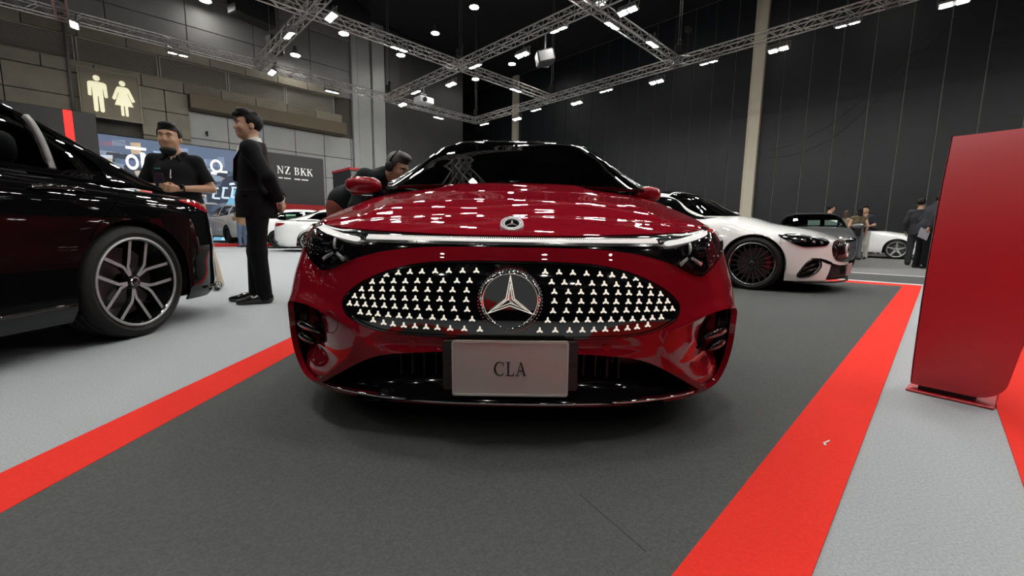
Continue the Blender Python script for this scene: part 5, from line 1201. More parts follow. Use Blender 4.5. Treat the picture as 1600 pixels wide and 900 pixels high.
# grey coupe facing the aisle behind the white coupe
P = Vector((8.455, 10.261, 0))
YD = Vector((.56, .828, 0)); P = P-Vector((YD.y, -YD.x, 0))*.9-YD*.87
c = simple('dark grey coupe behind the white coupe with price sheets inside its windscreen', GRY, P, YD, L=4.7, H=1.40, hood=(.72, .86, .99), tail=(1.0, .92), style='multi', face=DARK_METAL)
c.greenhouse(stdwins(.96, 1.40, 1.32), .6, (1.33, 2.15), (3.5, 4.2), (.95, .82, .8, .84), .08, screen=glassmat('clear_windscreen', (.8, .9, .9), .55))
c.mirror(1, (1.0, 1.75, 1.0), GRY); c.mirror(-1, (-1.0, 1.75, 1.0), GRY)
for x in (.02, .36): tag(MB().box((0, 0, 0), (.27, .003, .17), Matrix.Rotation(-.6, 3, 'X')).obj('paper_sheet', mat('pale_green_paper', (.55, .68, .60), .6)), 'pale price sheet behind the grey coupe windscreen, %s of two' % ('left' if x < .2 else 'right'), 'paper', 'price sheets')
sheets = [o for o in bpy.data.objects if o.name.startswith('paper_sheet')]
for o, x in zip(sheets, (.05, .42)): o.matrix_world = Matrix.Translation(c.root.location) @ Matrix.Rotation(c.root.rotation_euler.z, 4, 'Z') @ Matrix.Translation((x, 1.72, 1.095))
# far white saloon with a five-spoke wheel at the right
P = Vector((13.2, 14.26, 0))+E2*.88-E1*.85
c = simple('far white saloon behind the group of people, silver five-spoke wheel', WHT, P, E1.copy(), L=4.6, W=.9, H=1.42, hood=(.72, .86, .98), tail=(1.0, .93), style='five', R=.33, h=.10)
c.greenhouse(stdwins(.95, 1.42, 1.32), .6, (1.33, 2.15), (3.5, 4.2), (.95, .82, .8, .84), .08); c.mirror(-1, (-.98, 1.75, 1.0), WHT)
# two white cars and the silver one at the left
YD = Vector((-.90, -.436, 0)); P = Vector((-6.5, 13.3, 0))+Vector((YD.y, -YD.x, 0))*.9-YD*3.72
c = simple('white saloon with red tail lamp beside the suited man, tail to the left', WHT, P, YD, L=4.75, H=1.44, hood=(.72, .86, .98), tail=(1.01, .93), style='five', h=.07)
c.greenhouse(stdwins(.95, 1.44, 1.32), .6, (1.33, 2.15), (3.45, 4.25), (.95, .82, .66, .70), .07); c.mirror(1, (1.0, 1.75, 1.0), WHT)
P = Vector((-8.75, 15.6, 0))+Vector((YD.y, -YD.x, 0))*.9-YD*3.55
c = simple('white hatchback parked behind the white saloon, green sheet in its window', WHT, P, YD, L=4.4, H=1.50, hood=(.78, .92, 1.02), tail=(1.1, 1.0), style='multi', yrw=3.75, yrd=4.2, wb=2.73, face=DARK_METAL, h=.09)
c.greenhouse([('side_window', [(1.8, 1.02), (2.66, 1.03), (2.66, 1.40), (2.25, 1.37)]), ('side_window', [(2.74, 1.03), (3.55, 1.05), (3.7, 1.12), (3.5, 1.32), (2.74, 1.40)])], .6, (1.33, 2.15), (3.8, 4.2), (.95, .82, .8, .84), .08)
o = MB().box((0, 0, 0), (.34, .004, .22)).obj('paper_sheet', mat('green_paper', (.30, .62, .42), .6)); tag(o, 'green price sheet in the side window of the white hatchback', 'paper'); o.matrix_world = Matrix.Translation(c.root.location) @ Matrix.Rotation(c.root.rotation_euler.z, 4, 'Z') @ Matrix.Translation((-.70, 3.15, 1.17)) @ Matrix.Rotation(math.pi/2, 4, 'Z')
YD = Vector((.80, -.60, 0)); P = Vector((-11.75, 17.1, .12))-Vector((YD.y, -YD.x, 0))*.9-YD*3.75
c = simple('silver crossover on the platform before the video wall', SIL, P, YD, L=4.65, H=1.64, hood=(.92, 1.04, 1.12), tail=(1.2, 1.05), suv=True, yrw=4.0, yrd=4.45, R=.36, style='multi', face=DARK_METAL, h=.09, zb=.24, yc=1.25, yhd=2.05,
    side_tab=([.24, .35, .5, .65, .85, .95, 1.1], [.05, .012, .0, .006, .012, .03, .06]), front_tab=([.24, .35, .5, .6, .75, .9, 1.1], [.06, .01, 0, .0, .02, .05, .12]), rear_tab=([.24, .35, .5, .7, .9, 1.1], [.10, .04, 0, .0, .02, .06]))
c.greenhouse(stdwins(1.09, 1.64, 1.25, True), .6, (1.27, 2.05), (4.02, 4.42), (.95, .84, .82, .86), .08)
# ---------------------------------------------------------------- people: smooth implicit bodies, meshed with surface nets
def surface_nets(D, org, h):
    nx, ny, nz = D.shape; I = D < 0
    c = np.zeros((nx-1, ny-1, nz-1, 3)); cnt = np.zeros((nx-1, ny-1, nz-1))
    offs = [(0, 0, 0), (1, 0, 0), (0, 1, 0), (1, 1, 0), (0, 0, 1), (1, 0, 1), (0, 1, 1), (1, 1, 1)]
    sl = lambda a, o: a[o[0]:nx-1+o[0], o[1]:ny-1+o[1], o[2]:nz-1+o[2]]
    mixed = np.zeros((nx-1, ny-1, nz-1), bool); s0 = sl(I, offs[0])
    for o in offs[1:]: mixed |= sl(I, o) != s0
    cx = np.argwhere(mixed); d = [D[cx[:, 0]+o[0], cx[:, 1]+o[1], cx[:, 2]+o[2]] for o in offs]
    P = np.zeros((len(cx), 3)); n = np.zeros(len(cx))
    for a in range(8):
        for b_ in range(a+1, 8):
            df = np.array(offs[b_])-np.array(offs[a])
            if np.abs(df).sum() != 1: continue
            k = (d[a] < 0) != (d[b_] < 0); t = d[a]/(d[a]-d[b_]+1e-30); t = np.where(k, t, 0)
            P += np.where(k[:, None], np.array(offs[a])+t[:, None]*df, 0); n += k
    P = (P/n[:, None]+cx)*h+org
    idx = np.full((nx-1, ny-1, nz-1), -1); idx[mixed] = np.arange(len(cx)); F = []
    for ax in range(3):
        A = np.moveaxis(I, ax, 0); J = np.moveaxis(idx, ax, 0); e = A[:-1] != A[1:]
        e[:, 0, :] = False; e[:, -1, :] = False; e[:, :, 0] = False; e[:, :, -1] = False
        i, j, k = np.nonzero(e); q = np.stack([J[i, j-1, k-1], J[i, j, k-1], J[i, j, k], J[i, j-1, k]], 1); fl = A[i, j, k]
        if ax == 1: fl = ~fl
        q[~fl] = q[~fl][:, ::-1]; F.append(q)
    F = np.concatenate(F); F = F[(F >= 0).all(1)]
    return P, F
class Sdf:
    def __init__(s, k=.02): s.p = []; s.k = k; s.cut = []
    def cap(s, a, b, ra, rb=None, k=None, flat=False): s.p.append(('c', np.array(a, float), np.array(b, float), ra, ra if rb is None else rb, s.k if k is None else k, flat)); return s
    def ell(s, c, r, k=None, rot=None): s.p.append(('e', np.array(c, float), np.array(r, float), s.k if k is None else k, None if rot is None else np.array(rot.to_3x3()))); return s
    def clip(s, f): s.cut.append(f); return s
    def mesh(s, name, m, h, parent=None, relax=1):
        lo = np.full(3, 9e9); hi = -lo
        for p in s.p:
            if p[0] == 'c': r = max(p[3], p[4]); lo = np.minimum(lo, np.minimum(p[1], p[2])-r); hi = np.maximum(hi, np.maximum(p[1], p[2])+r)
            else: r = p[2].max(); lo = np.minimum(lo, p[1]-r); hi = np.maximum(hi, p[1]+r)
        lo -= 3*h; hi += 3*h; n = np.ceil((hi-lo)/h).astype(int)+1; D = np.full(tuple(n), .2); X = [lo[i]+h*np.arange(n[i]) for i in range(3)]
        for p in s.p:
            if p[0] == 'c': r = max(p[3], p[4]); a = np.minimum(p[1], p[2])-r; b = np.maximum(p[1], p[2])+r; k = p[5]
            else: r = p[2].max(); a = p[1]-r; b = p[1]+r; k = p[3]
            m_ = k+2.5*h; i0 = np.clip(np.floor((a-m_-lo)/h).astype(int), 0, n-1); i1 = np.clip(np.ceil((b+m_-lo)/h).astype(int)+1, 1, n)
            g = np.meshgrid(*[X[i][i0[i]:i1[i]] for i in range(3)], indexing='ij'); Q = np.stack(g, -1)
            if p[0] == 'c':
                ba = p[2]-p[1]; L2 = max(ba@ba, 1e-12); t0 = ((Q-p[1])@ba)/L2; t = np.clip(t0, 0, 1); dd = np.linalg.norm(Q-p[1]-t[..., None]*ba, axis=-1)-(p[3]+(p[4]-p[3])*t)
                if p[6]: dd = np.maximum(dd, (t0-1)*math.sqrt(L2))
            else:
                q = Q-p[1]; q = q if p[4] is None else q@p[4]; w = np.linalg.norm(q/p[2], axis=-1); w2 = np.linalg.norm(q/(p[2]**2), axis=-1); dd = w*(w-1)/np.maximum(w2, 1e-9)
            S = tuple(slice(i0[i], i1[i]) for i in range(3)); o = D[S]; hh = np.maximum(k-np.abs(o-dd), 0)/max(k, 1e-9); D[S] = np.minimum(o, dd)-hh*hh*k*.25
        if s.cut:
            g = np.stack(np.meshgrid(*X, indexing='ij'), -1)
            for f in s.cut: D = np.maximum(D, f(g))
        P, F = surface_nets(D, lo, h)
        return mesh_obj(name, P, F, m, parent, True)
def V3(*a): return np.array(a, float)
SKIN = mat('skin_warm', (.42, .24, .15), .5, spec=.35); SKIN2 = mat('skin_fair', (.52, .31, .21), .5, spec=.35)
HAIR = mat('black_hair', (.005, .0045, .0045), .5, bump=(160, .35), spec=.2); SUIT = mat('black_suit_cloth', (.0065, .0065, .008), .8, spec=.15); TROU = mat('black_trouser_cloth', (.006, .006, .007), .85, spec=.15)
POLO = mat('black_polo_cloth', (.0065, .0068, .0075), .85, spec=.15); KHAKI = mat('khaki_cloth', (.42, .36, .27), .85); SHOE = mat('black_leather', (.008, .008, .008), .15, coat=.6)
WSHIRT = mat('white_shirt', (.75, .75, .74), .8); EYEW = mat('eye_white', (.7, .68, .65), .3); EYEB = mat('eye_dark', (.01, .007, .005), .1); LIP = mat('lips', (.35, .13, .10), .5); BROW = mat('eyebrow', (.012, .010, .009), .7)
GREYSUIT = mat('dark_grey_suit_cloth', (.030, .031, .036), .85, spec=.2); NAVY = mat('navy_polo_cloth', (.012, .016, .03), .85); JEANS = mat('blue_denim', (.10, .15, .24), .85); OLIVE = mat('olive_brown_top', (.12, .09, .05), .85); BROWN2 = mat('brown_jacket_cloth', (.22, .13, .07), .85); PALE = mat('pale_trouser_cloth', (.5, .49, .46), .85); GREYT = mat('grey_trouser_cloth', (.12, .12, .13), .85)

def figure(name, label, loc, face, H=1.74, girth=1.0, skin=None, top=None, low=None, topkind='polo', hair='short', arms=None, legs=None, lean=(0, 0), headturn=0.0, nod=0.0, h=.012, group=None, shoe=None, hairm=None, waist=0.0, cat='person', hands=True, hem=None, feetturn=0.0, hs=1.0, headoff=(0, 0, 0)):
    """local frame: facing -y, left hand at +x; heights scale with H; lean shifts the upper body (x, y) at the shoulders"""
    r = thing(name, label, cat, loc, math.atan2(face[0], -face[1]), group); K = H/1.74; g = girth
    skin = skin or SKIN; top = top or POLO; low = low or TROU; shoe = shoe or SHOE; hairm = hairm or HAIR
    lx, ly = lean
    th_ = -ly; c_, s_ = math.cos(th_), math.sin(th_)
    def up(x, y, z):                                       # the trunk turns about the hips
        if z <= .95: return V3(x, y, z)*K
        dz = z-.95; return V3(x+lx*dz/.5, y*c_-dz*s_, .95+y*s_+dz*c_)*K
    hipL = [V3(.09*g, 0, .90)*K, V3(-.09*g, 0, .90)*K]
    legs = legs or {}
    kn = [V3(*legs.get('kneeL', (.105, -.01, .49)))*K, V3(*legs.get('kneeR', (-.105, -.01, .49)))*K]
    an = [V3(*legs.get('ankleL', (.11, .03, .085)))*K, V3(*legs.get('ankleR', (-.11, .03, .085)))*K]
    shd = [up(.180*(.86+.14*g), .005, 1.395), up(-.180*(.86+.14*g), .005, 1.395)]
    arms = arms or {}
    el = [up(*arms.get('elbowL', (.25, .04, 1.14))), up(*arms.get('elbowR', (-.25, .04, 1.14)))]
    wr = [up(*arms.get('wristL', (.24, -.03, .90))), up(*arms.get('wristR', (-.24, -.03, .90)))]
    nk = up(0, .015, 1.47); hc = up(headoff[0], -.02-nod*.10+headoff[1], 1.625-abs(nod)*.03+headoff[2]); 
    R = Matrix.Rotation(headturn, 4, 'Z') @ Matrix.Rotation(nod, 4, 'X')
    KH = K*hs
    def hd(x, y, z): v = R @ Vector((x*KH, y*KH, z*KH)); return hc+V3(v.x, v.y, v.z)
    RL = Matrix.Rotation(th_, 4, 'X'); tight = abs(ly) > .3
    def torso(s, e, arms_=True):
        s.ell(up(0, .0, .95), V3(.165*g+e, .115*g+e, .13+e)*K, .05*K); s.ell(up(0, -.01*g, 1.08), V3(.150*g+e, .110*g+e+waist, .15+e)*K, .06*K, RL); s.ell(up(0, .005, 1.26), V3(.170*(.6+.4*g)+e, .115*g+e, .17+e)*K, .06*K, RL)
        s.cap(shd[0], shd[1], (.052+e*.7)*K, None, .05*K); s.cap(nk+V3(.02, .02, -.03)*K, shd[0], (.050+e*.8)*K, (.040+e*.8)*K, .04*K); s.cap(nk+V3(-.02, .02, -.03)*K, shd[1], (.050+e*.8)*K, (.040+e*.8)*K, .04*K); s.cap(up(0, .012, 1.40), nk, (.075+e)*K, (.058+e)*K, .04*K)
    b = Sdf(.02*K); torso(b, 0)
    for i in range(2):
        b.cap(hipL[i], kn[i], .082*K*(.7+.3*g), .055*K, .04*K).cap(kn[i], an[i], .055*K, .038*K, .02*K).cap(an[i], an[i]+V3(0, -.12, -.045)*K, .030*K, .022*K)
        b.cap(shd[i], el[i], .052*K*(.6+.4*g), .040*K*(.6+.4*g), .03*K).cap(el[i], wr[i], .040*K*(.6+.4*g), .027*K, .015*K)
        # hand: palm and five fingers curling along the forearm, thumb off the side
        if hands:
            d = wr[i]-el[i]; d /= np.linalg.norm(d); sd = V3(*arms.get('palmL' if i == 0 else 'palmR', (0, -1, 0))); sd = sd-d*(sd@d); sd /= np.linalg.norm(sd); nrm = np.cross(d, sd)*(1 if i == 0 else -1); curl = arms.get('curl', .35)
            pc = wr[i]+d*.05*K
            for q in (-.022, 0, .022): b.cap(wr[i]+sd*q*.6*K, wr[i]+d*.085*K+sd*q*1.25*K, .016*K, .014*K, .012*K)
            for q, L in ((-.030, .060), (-.010, .072), (.010, .078), (.030, .070)):
                a0 = wr[i]+d*.088*K+sd*q*K; a1 = a0+(d*math.cos(curl)+nrm*math.sin(curl))*L*.5*K; a2 = a1+(d*math.cos(curl*2.4)+nrm*math.sin(curl*2.4))*L*.5*K
                b.cap(a0, a1, .0092*K, .0085*K, .004*K).cap(a1, a2, .0085*K, .0075*K, .004*K)
            t0 = wr[i]+d*.03*K+sd*.026*K; t1 = t0+(d*.75+sd*.65+nrm*.25)*.042*K; t2 = t1+(d*.95+sd*.15+nrm*.35)*.030*K; b.cap(t0, t1, .013*K, .010*K, .008*K).cap(t1, t2, .010*K, .008*K, .004*K)
    # head
    b.cap(nk, hd(0, .02, -.06), .056*KH*(.7+.3*g), .054*KH, .03*KH)
    fw = .5+.5*g
    b.ell(hd(0, .012, .03), V3(.074*(.75+.25*g), .094, .098)*KH, .03*KH, R).ell(hd(0, -.022, -.045), V3(.058*fw, .066, .070)*KH, .04*KH, R).ell(hd(0, -.058, -.088), V3(.026*fw, .022, .020)*KH, .03*KH, R)
    b.cap(hd(0, -.083, .010), hd(0, -.099, -.028), .0065*KH, .0095*KH, .014*KH).cap(hd(-.012, -.089, -.032), hd(.012, -.089, -.032), .0075*KH, None, .008*KH)
    for sx in (-1, 1): b.ell(hd(sx*.075*(.75+.25*g), .018, -.005), V3(.012, .022, .032)*KH, .006*KH, R); b.ell(hd(sx*.036, -.062, -.025), V3(.024, .022, .024)*KH, .02*KH, R); b.cap(hd(sx*.012, -.085, .030), hd(sx*.045, -.074, .032), .008*KH, None, .012*KH)
    body = b.mesh('body', skin, h*KH, r)
    for sx in (-1, 1):
        e = MB(); c = hd(sx*.031, -.0765, .006); e.blob((0, 0, 0), (.0115*KH, .007*KH, .0045*KH), 12, 8)
        for i, v in enumerate(e.V): e.V[i] = Vector(c)+R.to_3x3() @ v
        eo = e.obj('eye', EYEW, r, True); e = MB(); c = hd(sx*.031, -.0825, .006); e.blob(tuple(c), (.0052*KH, .003*KH, .0045*KH), 10, 6); e.obj('iris', EYEB, eo, True)
        e = MB(); e.tube([Vector(hd(sx*x, y, z)) for x, y, z in ((.014, -.094, .031), (.030, -.092, .037), (.050, -.078, .031))], [.003*KH, .0042*KH, .0025*KH], 6); e.obj('eyebrow', BROW, r, True)
    e = MB(); e.tube([Vector(hd(x, y, z)) for x, y, z in ((-.024, -.077, -.060), (-.010, -.0875, -.058), (0, -.0885, -.060), (.010, -.0875, -.058), (.024, -.077, -.060))], [.002*KH, .0052*KH, .0055*KH, .0052*KH, .002*KH], 6); e.obj('lips', LIP, r, True)
    # hair
    s = Sdf(.02*KH); Ri = np.array(R.to_3x3()).T
    s.ell(hd(0, .022, .040), V3(.086*(.75+.25*g), .102, .100)*KH, .02*KH, R)
    if hair in ('short', 'quiff'):
        s.ell(hd(0, -.03, .115), V3(.062, .060, .034)*KH, .03*KH, R)
        if hair == 'quiff':
            rr_ = np.random.default_rng(5)
            for k in range(26): x, y, z = rr_.uniform(-.06, .06), rr_.uniform(-.085, .05), rr_.uniform(.085, .125); s.ell(hd(x, y, z*(1-.35*(abs(y)/.1)**2)), V3(.018, .028, .020)*KH, .012*KH, R)
        def hc_cut(Q): q = (Q-hc)@np.array(R.to_3x3())/KH; f = np.maximum(np.minimum(q[..., 1]+.030, 9)*-1, 0); return np.minimum(np.maximum(-(q[..., 1]+.045)*1.0, 0)*0+np.where(q[..., 1] < -.025, (.062-q[..., 2])*KH, (-.035-q[..., 2]+np.maximum(0, (.035-q[..., 1])*.9))*KH), .1)
        s.clip(hc_cut)
    else:
        s.ell(hd(0, .06, -.06), V3(.080, .062, .14)*KH, .03*KH, R).ell(hd(0, .085, -.20), V3(.070, .045, .14)*KH, .03*KH, R)
        def hc_cut(Q): q = (Q-hc)@np.array(R.to_3x3())/KH; return np.where(q[..., 1] < -.03, (.066-q[..., 2])*KH, -.1)
        s.clip(hc_cut)
    s.mesh('hair', hairm, max(.007, h*.8)*KH, r)
    # clothes
    t = Sdf(.03*K); torso(t, .016 if topkind != 'suit' else .026)
    for i in range(2):
        if topkind in ('polo', 'tank'):
            m = shd[i]+(el[i]-shd[i])*(.78 if topkind == 'polo' else .05); t.cap(shd[i], m, (.058*(.6+.4*g))*K, (.062*(.6+.4*g))*K, .04*K, True)
        else:
            m = el[i]+(wr[i]-el[i])*.93; e_ = .020; t.cap(shd[i], el[i], (.046+e_)*K, (.040+e_)*K, .04*K).cap(el[i], m, (.042+e_)*K, (.030+e_)*K, .02*K, True)
    hz = (hem if hem is not None else (.80 if topkind == 'suit' else .88))*K
    if topkind == 'suit': t.cap(up(0, .0, .95), V3(0, .005, hz/K-.02)*K, .165*K, .175*K, .04*K)
    else: t.cap(up(0, 0, .98), V3(0, 0, hz/K-.02)*K, .135*g*K, .14*g*K, .05*K)
    nz = nk[2]-.02*K
    def tcut(Q): return hz-Q[..., 2]
    def ncut(Q):                                            # neckline: open a V at the front, close to the neck at the back
        q = Q-nk; q = np.stack([q[..., 0], q[..., 1]*c_+q[..., 2]*s_, -q[..., 1]*s_+q[..., 2]*c_], -1); return np.where(np.hypot(q[..., 0], q[..., 1]) < (.10 if tight else .12)*K, q[..., 2]-((.065 if tight else .012)*K)+np.clip(-(q[..., 1]+.02), 0, .2)*(.9 if topkind != 'suit' else .8), -1)
    t.clip(tcut).clip(ncut)
    tp = t.mesh({'suit': 'suit_jacket', 'polo': 'polo_shirt', 'tank': 'top', 'shirt': 'jacket'}.get(topkind, 'jacket'), top, h*K, r)
    l = Sdf(.03*K); l.ell(V3(0, .0, .93)*K, V3(.172*g+.008, .125*g+.008, .12)*K, .05*K)
    for i in range(2):
        kk = kn[i]+V3(0, .004, 0); end = an[i]+V3(0, .004, -.052)*K
        l.cap(hipL[i]+V3(0, .01, -.02)*K, kk, .098*K*(.7+.3*g), .074*K*(.8+.2*g), .05*K).cap(kk, end, .074*K*(.8+.2*g), .064*K*(.8+.2*g), .03*K, True)
    l.clip(lambda Q: Q[..., 2]-1.0*K); l.mesh('trousers', low, h*K, r)
    for i in range(2):
        s = Sdf(.02*K); a = an[i]; ft = feetturn if i == 0 else -feetturn; dx, dy = math.sin(ft), -math.cos(ft)
        s.cap(a+V3(0, .02, -.03)*K, a+V3(dx*.10, dy*.10, -.045)*K, .052*K, .044*K).cap(a+V3(dx*.10, dy*.10, -.048)*K, a+V3(dx*.205, dy*.205, -.060)*K, .043*K, .028*K).cap(a+V3(0, .02, -.045)*K, a+V3(0, .004, .035)*K, .050*K, .042*K)
        zb = a[2]-.083*K; s.clip(lambda Q, zb=zb: zb-Q[..., 2]); s.mesh('shoe', shoe, max(.008, h*.8)*K, r)
    r_ = dict(root=r, K=K, nk=nk, hc=hc, hd=hd, wr=wr, el=el, sh=shd, up=up, R=R)
    return r_

# big man in the black polo behind the black car
f = figure('person', 'stocky man in black polo holding a phone behind the black saloon, mask under his chin', (-3.68, 4.62, 0), (.30, -.95), H=1.75, girth=1.32, skin=SKIN, top=POLO, low=KHAKI, h=.0085, headturn=.05,
    arms=dict(elbowL=(.31, .02, 1.12), wristL=(.10, -.235, 1.09), elbowR=(-.31, .02, 1.12), wristR=(-.075, -.25, 1.10), palmL=(0, -.2, 1), palmR=(0, -.2, 1), curl=.7), hs=1.17, headoff=(-.03, 0, .0), legs=dict(kneeL=(.21, -.01, .49), ankleL=(.30, .0, .085), kneeR=(-.13, -.01, .49), ankleR=(-.14, .03, .085)), feetturn=.3, waist=.02)
K = f['K']; hd_ = f['hd']; r = f['root']
s = Sdf(.02*K)
s.ell(hd_(0, -.040, -.108), V3(.066, .060, .034)*K*1.12, .02*K, f['R']).ell(hd_(0, -.02, -.135), V3(.056, .058, .025)*K*1.12, .02*K, f['R']); s.mesh('chin_mask', mat('black_mask_cloth', (.012, .012, .013), .8), .008, r)
n_ = Vector(f['nk'])
s = Sdf(.01)
for sx in (-1, 1):
    q = [n_+Vector((sx*.085, .03, .022)), n_+Vector((sx*.088, -.045, .008)), n_+Vector((sx*.062, -.105, -.035)), n_+Vector((sx*.085, -.125, -.075))]
    for i in range(3): s.cap(tuple(q[i]), tuple(q[i+1]), .016, .016 if i < 2 else .012)
s.cap(tuple(n_+Vector((-.085, .03, .022))), tuple(n_+Vector((0, .075, .026))), .016).cap(tuple(n_+Vector((.085, .03, .022))), tuple(n_+Vector((0, .075, .026))), .016)
s.mesh('collar', POLO, .007, r)
w = Vector(f['wr'][0]); e = Vector(f['el'][0]); d = (e-w).normalized(); c = w+d*.035; b = MB(); x, y, _ = frame_of(c, c+d); b.tube([c+(x*math.cos(t)+y*math.sin(t))*.036 for t in np.linspace(0, 2*math.pi, 17)[:-1]], .009, 6, 0, True); sp = b.obj('watch_strap', BLACK_MATT, r, True)
b = MB(); b.box(tuple(c+Vector((0, -.038, .012))), (.040, .014, .044), None, 0, .005); b.obj('watch_face', BLACK_GLOSS, sp)
b = MB(); p0 = Vector(f['nk'])+Vector((0, -.10, -.05)); p1 = Vector(f['nk'])+Vector((.02, -.205, -.24)); b.tube([p0+Vector((-.05, .09, .05)), p0, p1], .004, 6); b.box(tuple(p1+Vector((0, 0, -.02))), (.012, .006, .03)); b.obj('lanyard', mat('white_lanyard', (.6, .6, .6), .5), r)
b = MB(); b.box(tuple(Vector(f['nk'])+Vector((-.105, -.165, -.175))), (.055, .006, .010), Matrix.Rotation(-.25, 3, 'Z')); b.obj('chest_lettering', mat('teal_thread', (.05, .30, .25), .6), r)
ph = thing('phone', 'dark phone held by the man in the black polo', 'phone'); ph.matrix_world = Matrix.Translation(r.location) @ Matrix.Rotation(r.rotation_euler.z, 4, 'Z') @ Matrix.Translation((-.02, -.335, 1.165)) @ Matrix.Rotation(.35, 4, 'X') @ Matrix.Rotation(.1, 4, 'Y')
MB().box((0, 0, 0), (.075, .009, .15), None, 0, .004).obj('phone_body', mat('phone_navy', (.02, .025, .05), .2, coat=.5), ph); MB().box((0, .006, 0), (.068, .002, .142)).obj('phone_screen', BLACK_GLOSS, ph)
# suited man, hands behind his back, looking left
f = figure('person', 'young man in black suit standing sideways with hands behind his back', (-2.37, 3.87, 0), (-.90, -.43), H=1.715, girth=.93, skin=SKIN2, hs=1.04, top=SUIT, low=TROU, topkind='suit', hair='quiff', h=.0085, headturn=.30, lean=(0, -.015),
    arms=dict(elbowL=(.265, .13, 1.15), wristL=(.07, .20, .96), elbowR=(-.25, .13, 1.15), wristR=(-.06, .205, .99), palmL=(0, .3, -1), palmR=(0, .3, -1), curl=.7), legs=dict(kneeL=(.085, -.005, .49), ankleL=(.085, .03, .085), kneeR=(-.075, -.04, .49), ankleR=(-.075, -.06, .085)), feetturn=.15)
K = f['K']; r = f['root']; nk = Vector(f['nk'])
s = Sdf(.012); s.cap(f['nk']+V3(0, .014, -.045), f['nk']+V3(0, .0, .048), .072*K, .064*K, .01, True); s.mesh('shirt_collar', WSHIRT, .007, r)
s = Sdf(.012); s.ell(f['up'](0, -.088, 1.33), V3(.04, .04, .13)*K); s.mesh('shirt_front', WSHIRT, .01, r)
b = MB(); b.tube([nk+Vector((0, -.060, .0)), nk+Vector((0, -.105, -.06)), nk+Vector((0, -.128, -.20)), nk+Vector((0, -.125, -.30))], [.014, .016, .024, .028], 8); b.obj('tie', mat('black_tie', (.008, .008, .01), .5), r, True)
for sx in (-1, 1):
    b = MB(); q = [nk+Vector((sx*.075, -.005, .012)), nk+Vector((sx*.095, -.09, -.05)), nk+Vector((sx*.085, -.150, -.16)), nk+Vector((sx*.035, -.170, -.33)), nk+Vector((sx*.02, -.160, -.34)), nk+Vector((sx*.045, -.13, -.14)), nk+Vector((sx*.060, -.07, -.02))]
    b.add([tuple(p) for p in q]+[tuple(p+Vector((sx*-.004, .012, 0))) for p in q], [(0, 1, 6), (1, 2, 5, 6), (2, 3, 4, 5)]+[(k, (k+1) % 7, 7+(k+1) % 7, 7+k) for k in range(7)]); b.obj('lapel', SUIT, r)
    w = Vector(f['wr'][0 if sx > 0 else 1]); e = Vector(f['el'][0 if sx > 0 else 1]); d = (w-e).normalized(); b = MB(); b.bar(w-d*.03, w+d*.004, .036*K, 14); b.obj('shirt_cuff', WSHIRT, r)
b = MB(); a = Vector(f['up'](.165, -.03, 1.02)); b.box(tuple(a), (.02, .13, .055), Matrix.Rotation(.1, 3, 'X'), 0, .006); b.obj('pocket_flap', SUIT, r)
# man with headphones leaning into the red car
f = figure('person', 'man with headphones and dark jacket leaning over behind the red door mirror', (-1.54, 3.86, 0), (.92, -.38), H=1.72, girth=.98, skin=SKIN, top=mat('dark_teal_jacket', (.010, .014, .015), .8, spec=.2), low=mat('rust_trouser_cloth', (.20, .05, .03), .85), topkind='shirt', h=.011, lean=(0.0, -1.13), nod=.45, headoff=(0, .065, 0),
    arms=dict(elbowL=(.25, -.20, 1.25), wristL=(.2, -.42, 1.22), elbowR=(-.25, -.20, 1.25), wristR=(-.2, -.42, 1.22)), hairm=mat('greying_hair', (.035, .035, .036), .55, bump=(120, .6)))
K = f['K']; r = f['root']; hd_ = f['hd']
b = MB(); b.tube([Vector(hd_(.090*math.cos(t), .03, .015+.125*math.sin(t))) for t in np.linspace(.05, math.pi-.05, 17)], .009, 8); hb_ = b.obj('headphones', BLACK_GLOSS, r, True)
for sx in (-1, 1): b = MB(); b.blob(tuple(hd_(sx*.092, .018, -.005)), (.022, .036, .042), 14, 8, .8); b.obj('ear_cup', BLACK_MATT, hb_, True)
b = MB(); b.tube([Vector(f['up'](.17, -.09, 1.38)), Vector(f['up'](.19, -.05, 1.30)), Vector(f['up'](.20, -.02, 1.18)), Vector(f['up'](.19, -.02, 1.05))], .004, 6); b.obj('jacket_piping', mat('grey_piping', (.4, .4, .4), .6), r)
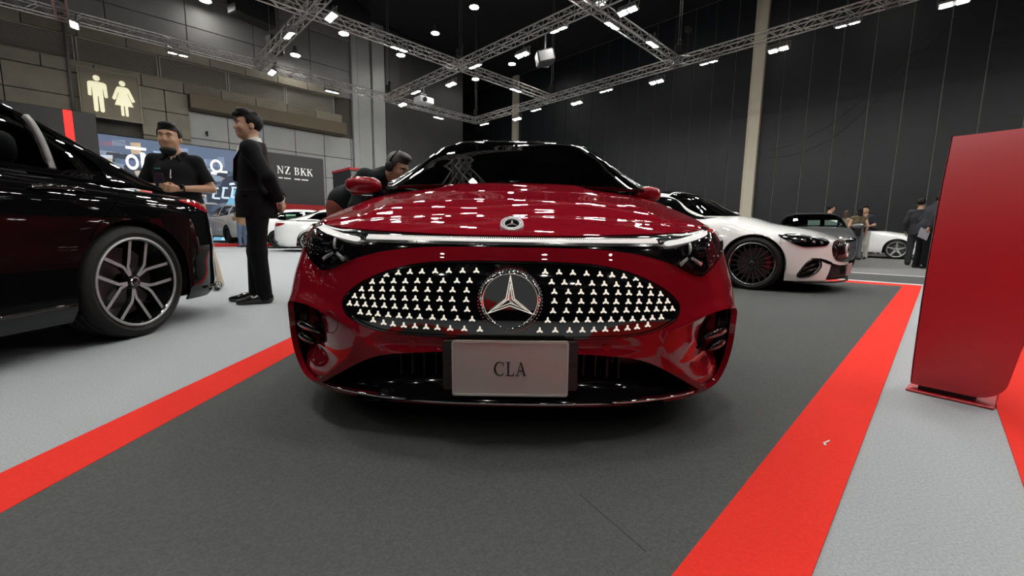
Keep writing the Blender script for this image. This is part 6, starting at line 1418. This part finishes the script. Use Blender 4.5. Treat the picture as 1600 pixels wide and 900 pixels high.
# right-hand group
def at(px, py, Y):
    d = Vector(((px-800)/645, 1, 0)); return Vector((d.x*Y, Y, 0))
f = figure('person', 'man with black hair behind the dark grey coupe, only head and shoulders showing', (10.65, 14.1, 0), (.9, -.3), H=1.78, skin=SKIN2, top=NAVY, topkind='shirt', h=.018)
f = figure('person', 'long-haired woman in olive top, seen from behind by the far white saloon', (11.02, 13.35, 0), (.35, .93), H=1.66, girth=.86, skin=SKIN2, top=OLIVE, low=GREYT, topkind='tank', hair='long', h=.018, hem=.92)
K = f['K']; b = MB(); b.box((.10*K, .19*K, .98*K), (.26*K, .14*K, .36*K), Matrix.Rotation(.1, 3, 'Z'), 0, .03); bag = b.obj('shoulder_bag', BLACK_MATT, f['root']); b = MB(); b.tube([(.06, .18, 1.15), (.02, .17, 1.3), (-.10, .08, 1.45)], .012, 6); b.obj('bag_strap', BLACK_MATT, bag)
f = figure('person', 'man in navy polo and pale trousers facing the long-haired woman', (11.72, 13.95, 0), (-.75, -.6), H=1.74, girth=1.0, skin=SKIN2, top=NAVY, low=PALE, topkind='polo', h=.018, arms=dict(elbowL=(.27, -.02, 1.13), wristL=(.16, -.24, 1.10), elbowR=(-.27, -.02, 1.13), wristR=(-.12, -.25, 1.12)))
f = figure('person', 'shorter woman with brown hair half hidden behind the long-haired woman', (11.2, 14.1, 0), (.8, .5), H=1.60, girth=.85, skin=SKIN2, top=mat('tan_top', (.30, .22, .15), .85), low=GREYT, topkind='tank', hair='long', h=.02, hairm=mat('brown_hair', (.05, .028, .018), .5))
f = figure('person', 'man in dark grey suit standing behind another, left of the red totem', (10.62, 10.95, 0), (.75, .6), H=1.72, top=GREYSUIT, low=GREYSUIT, topkind='suit', h=.016, headturn=-.2)
f = figure('person', 'man in grey suit holding papers, his head hidden by the red totem', (9.74, 9.85, 0), (.85, -.15), H=1.78, top=GREYSUIT, low=SUIT, topkind='suit', h=.016, lean=(0, -.34), arms=dict(elbowR=(-.26, .12, 1.16), wristR=(-.27, .14, .92), elbowL=(.25, .0, 1.14), wristL=(.2, -.16, .95)))
o = MB().box((0, 0, 0), (.30, .012, .22), None, 0, .004).obj('document_folder', mat('grey_lilac_paper', (.36, .35, .40), .6)); tag(o, 'grey paper folder held by the suited man at the red totem', 'folder'); fr_ = f['root']; o.matrix_world = Matrix.Translation(Matrix.Translation(fr_.location) @ Matrix.Rotation(fr_.rotation_euler.z, 4, 'Z') @ (Vector(f['wr'][1])+Vector((-.03, .10, -.13)))) @ Matrix.Rotation(.2, 4, 'Z') @ Matrix.Rotation(.3, 4, 'Y')
f = figure('person', 'tiny figure in brown jacket and jeans beside the silver crossover', (-10.55, 16.2, 0), (-.8, .3), H=1.62, skin=SKIN2, top=BROWN2, low=JEANS, topkind='shirt', h=.022, arms=dict(elbowL=(.25, -.05, 1.15), wristL=(.14, -.28, 1.22)))
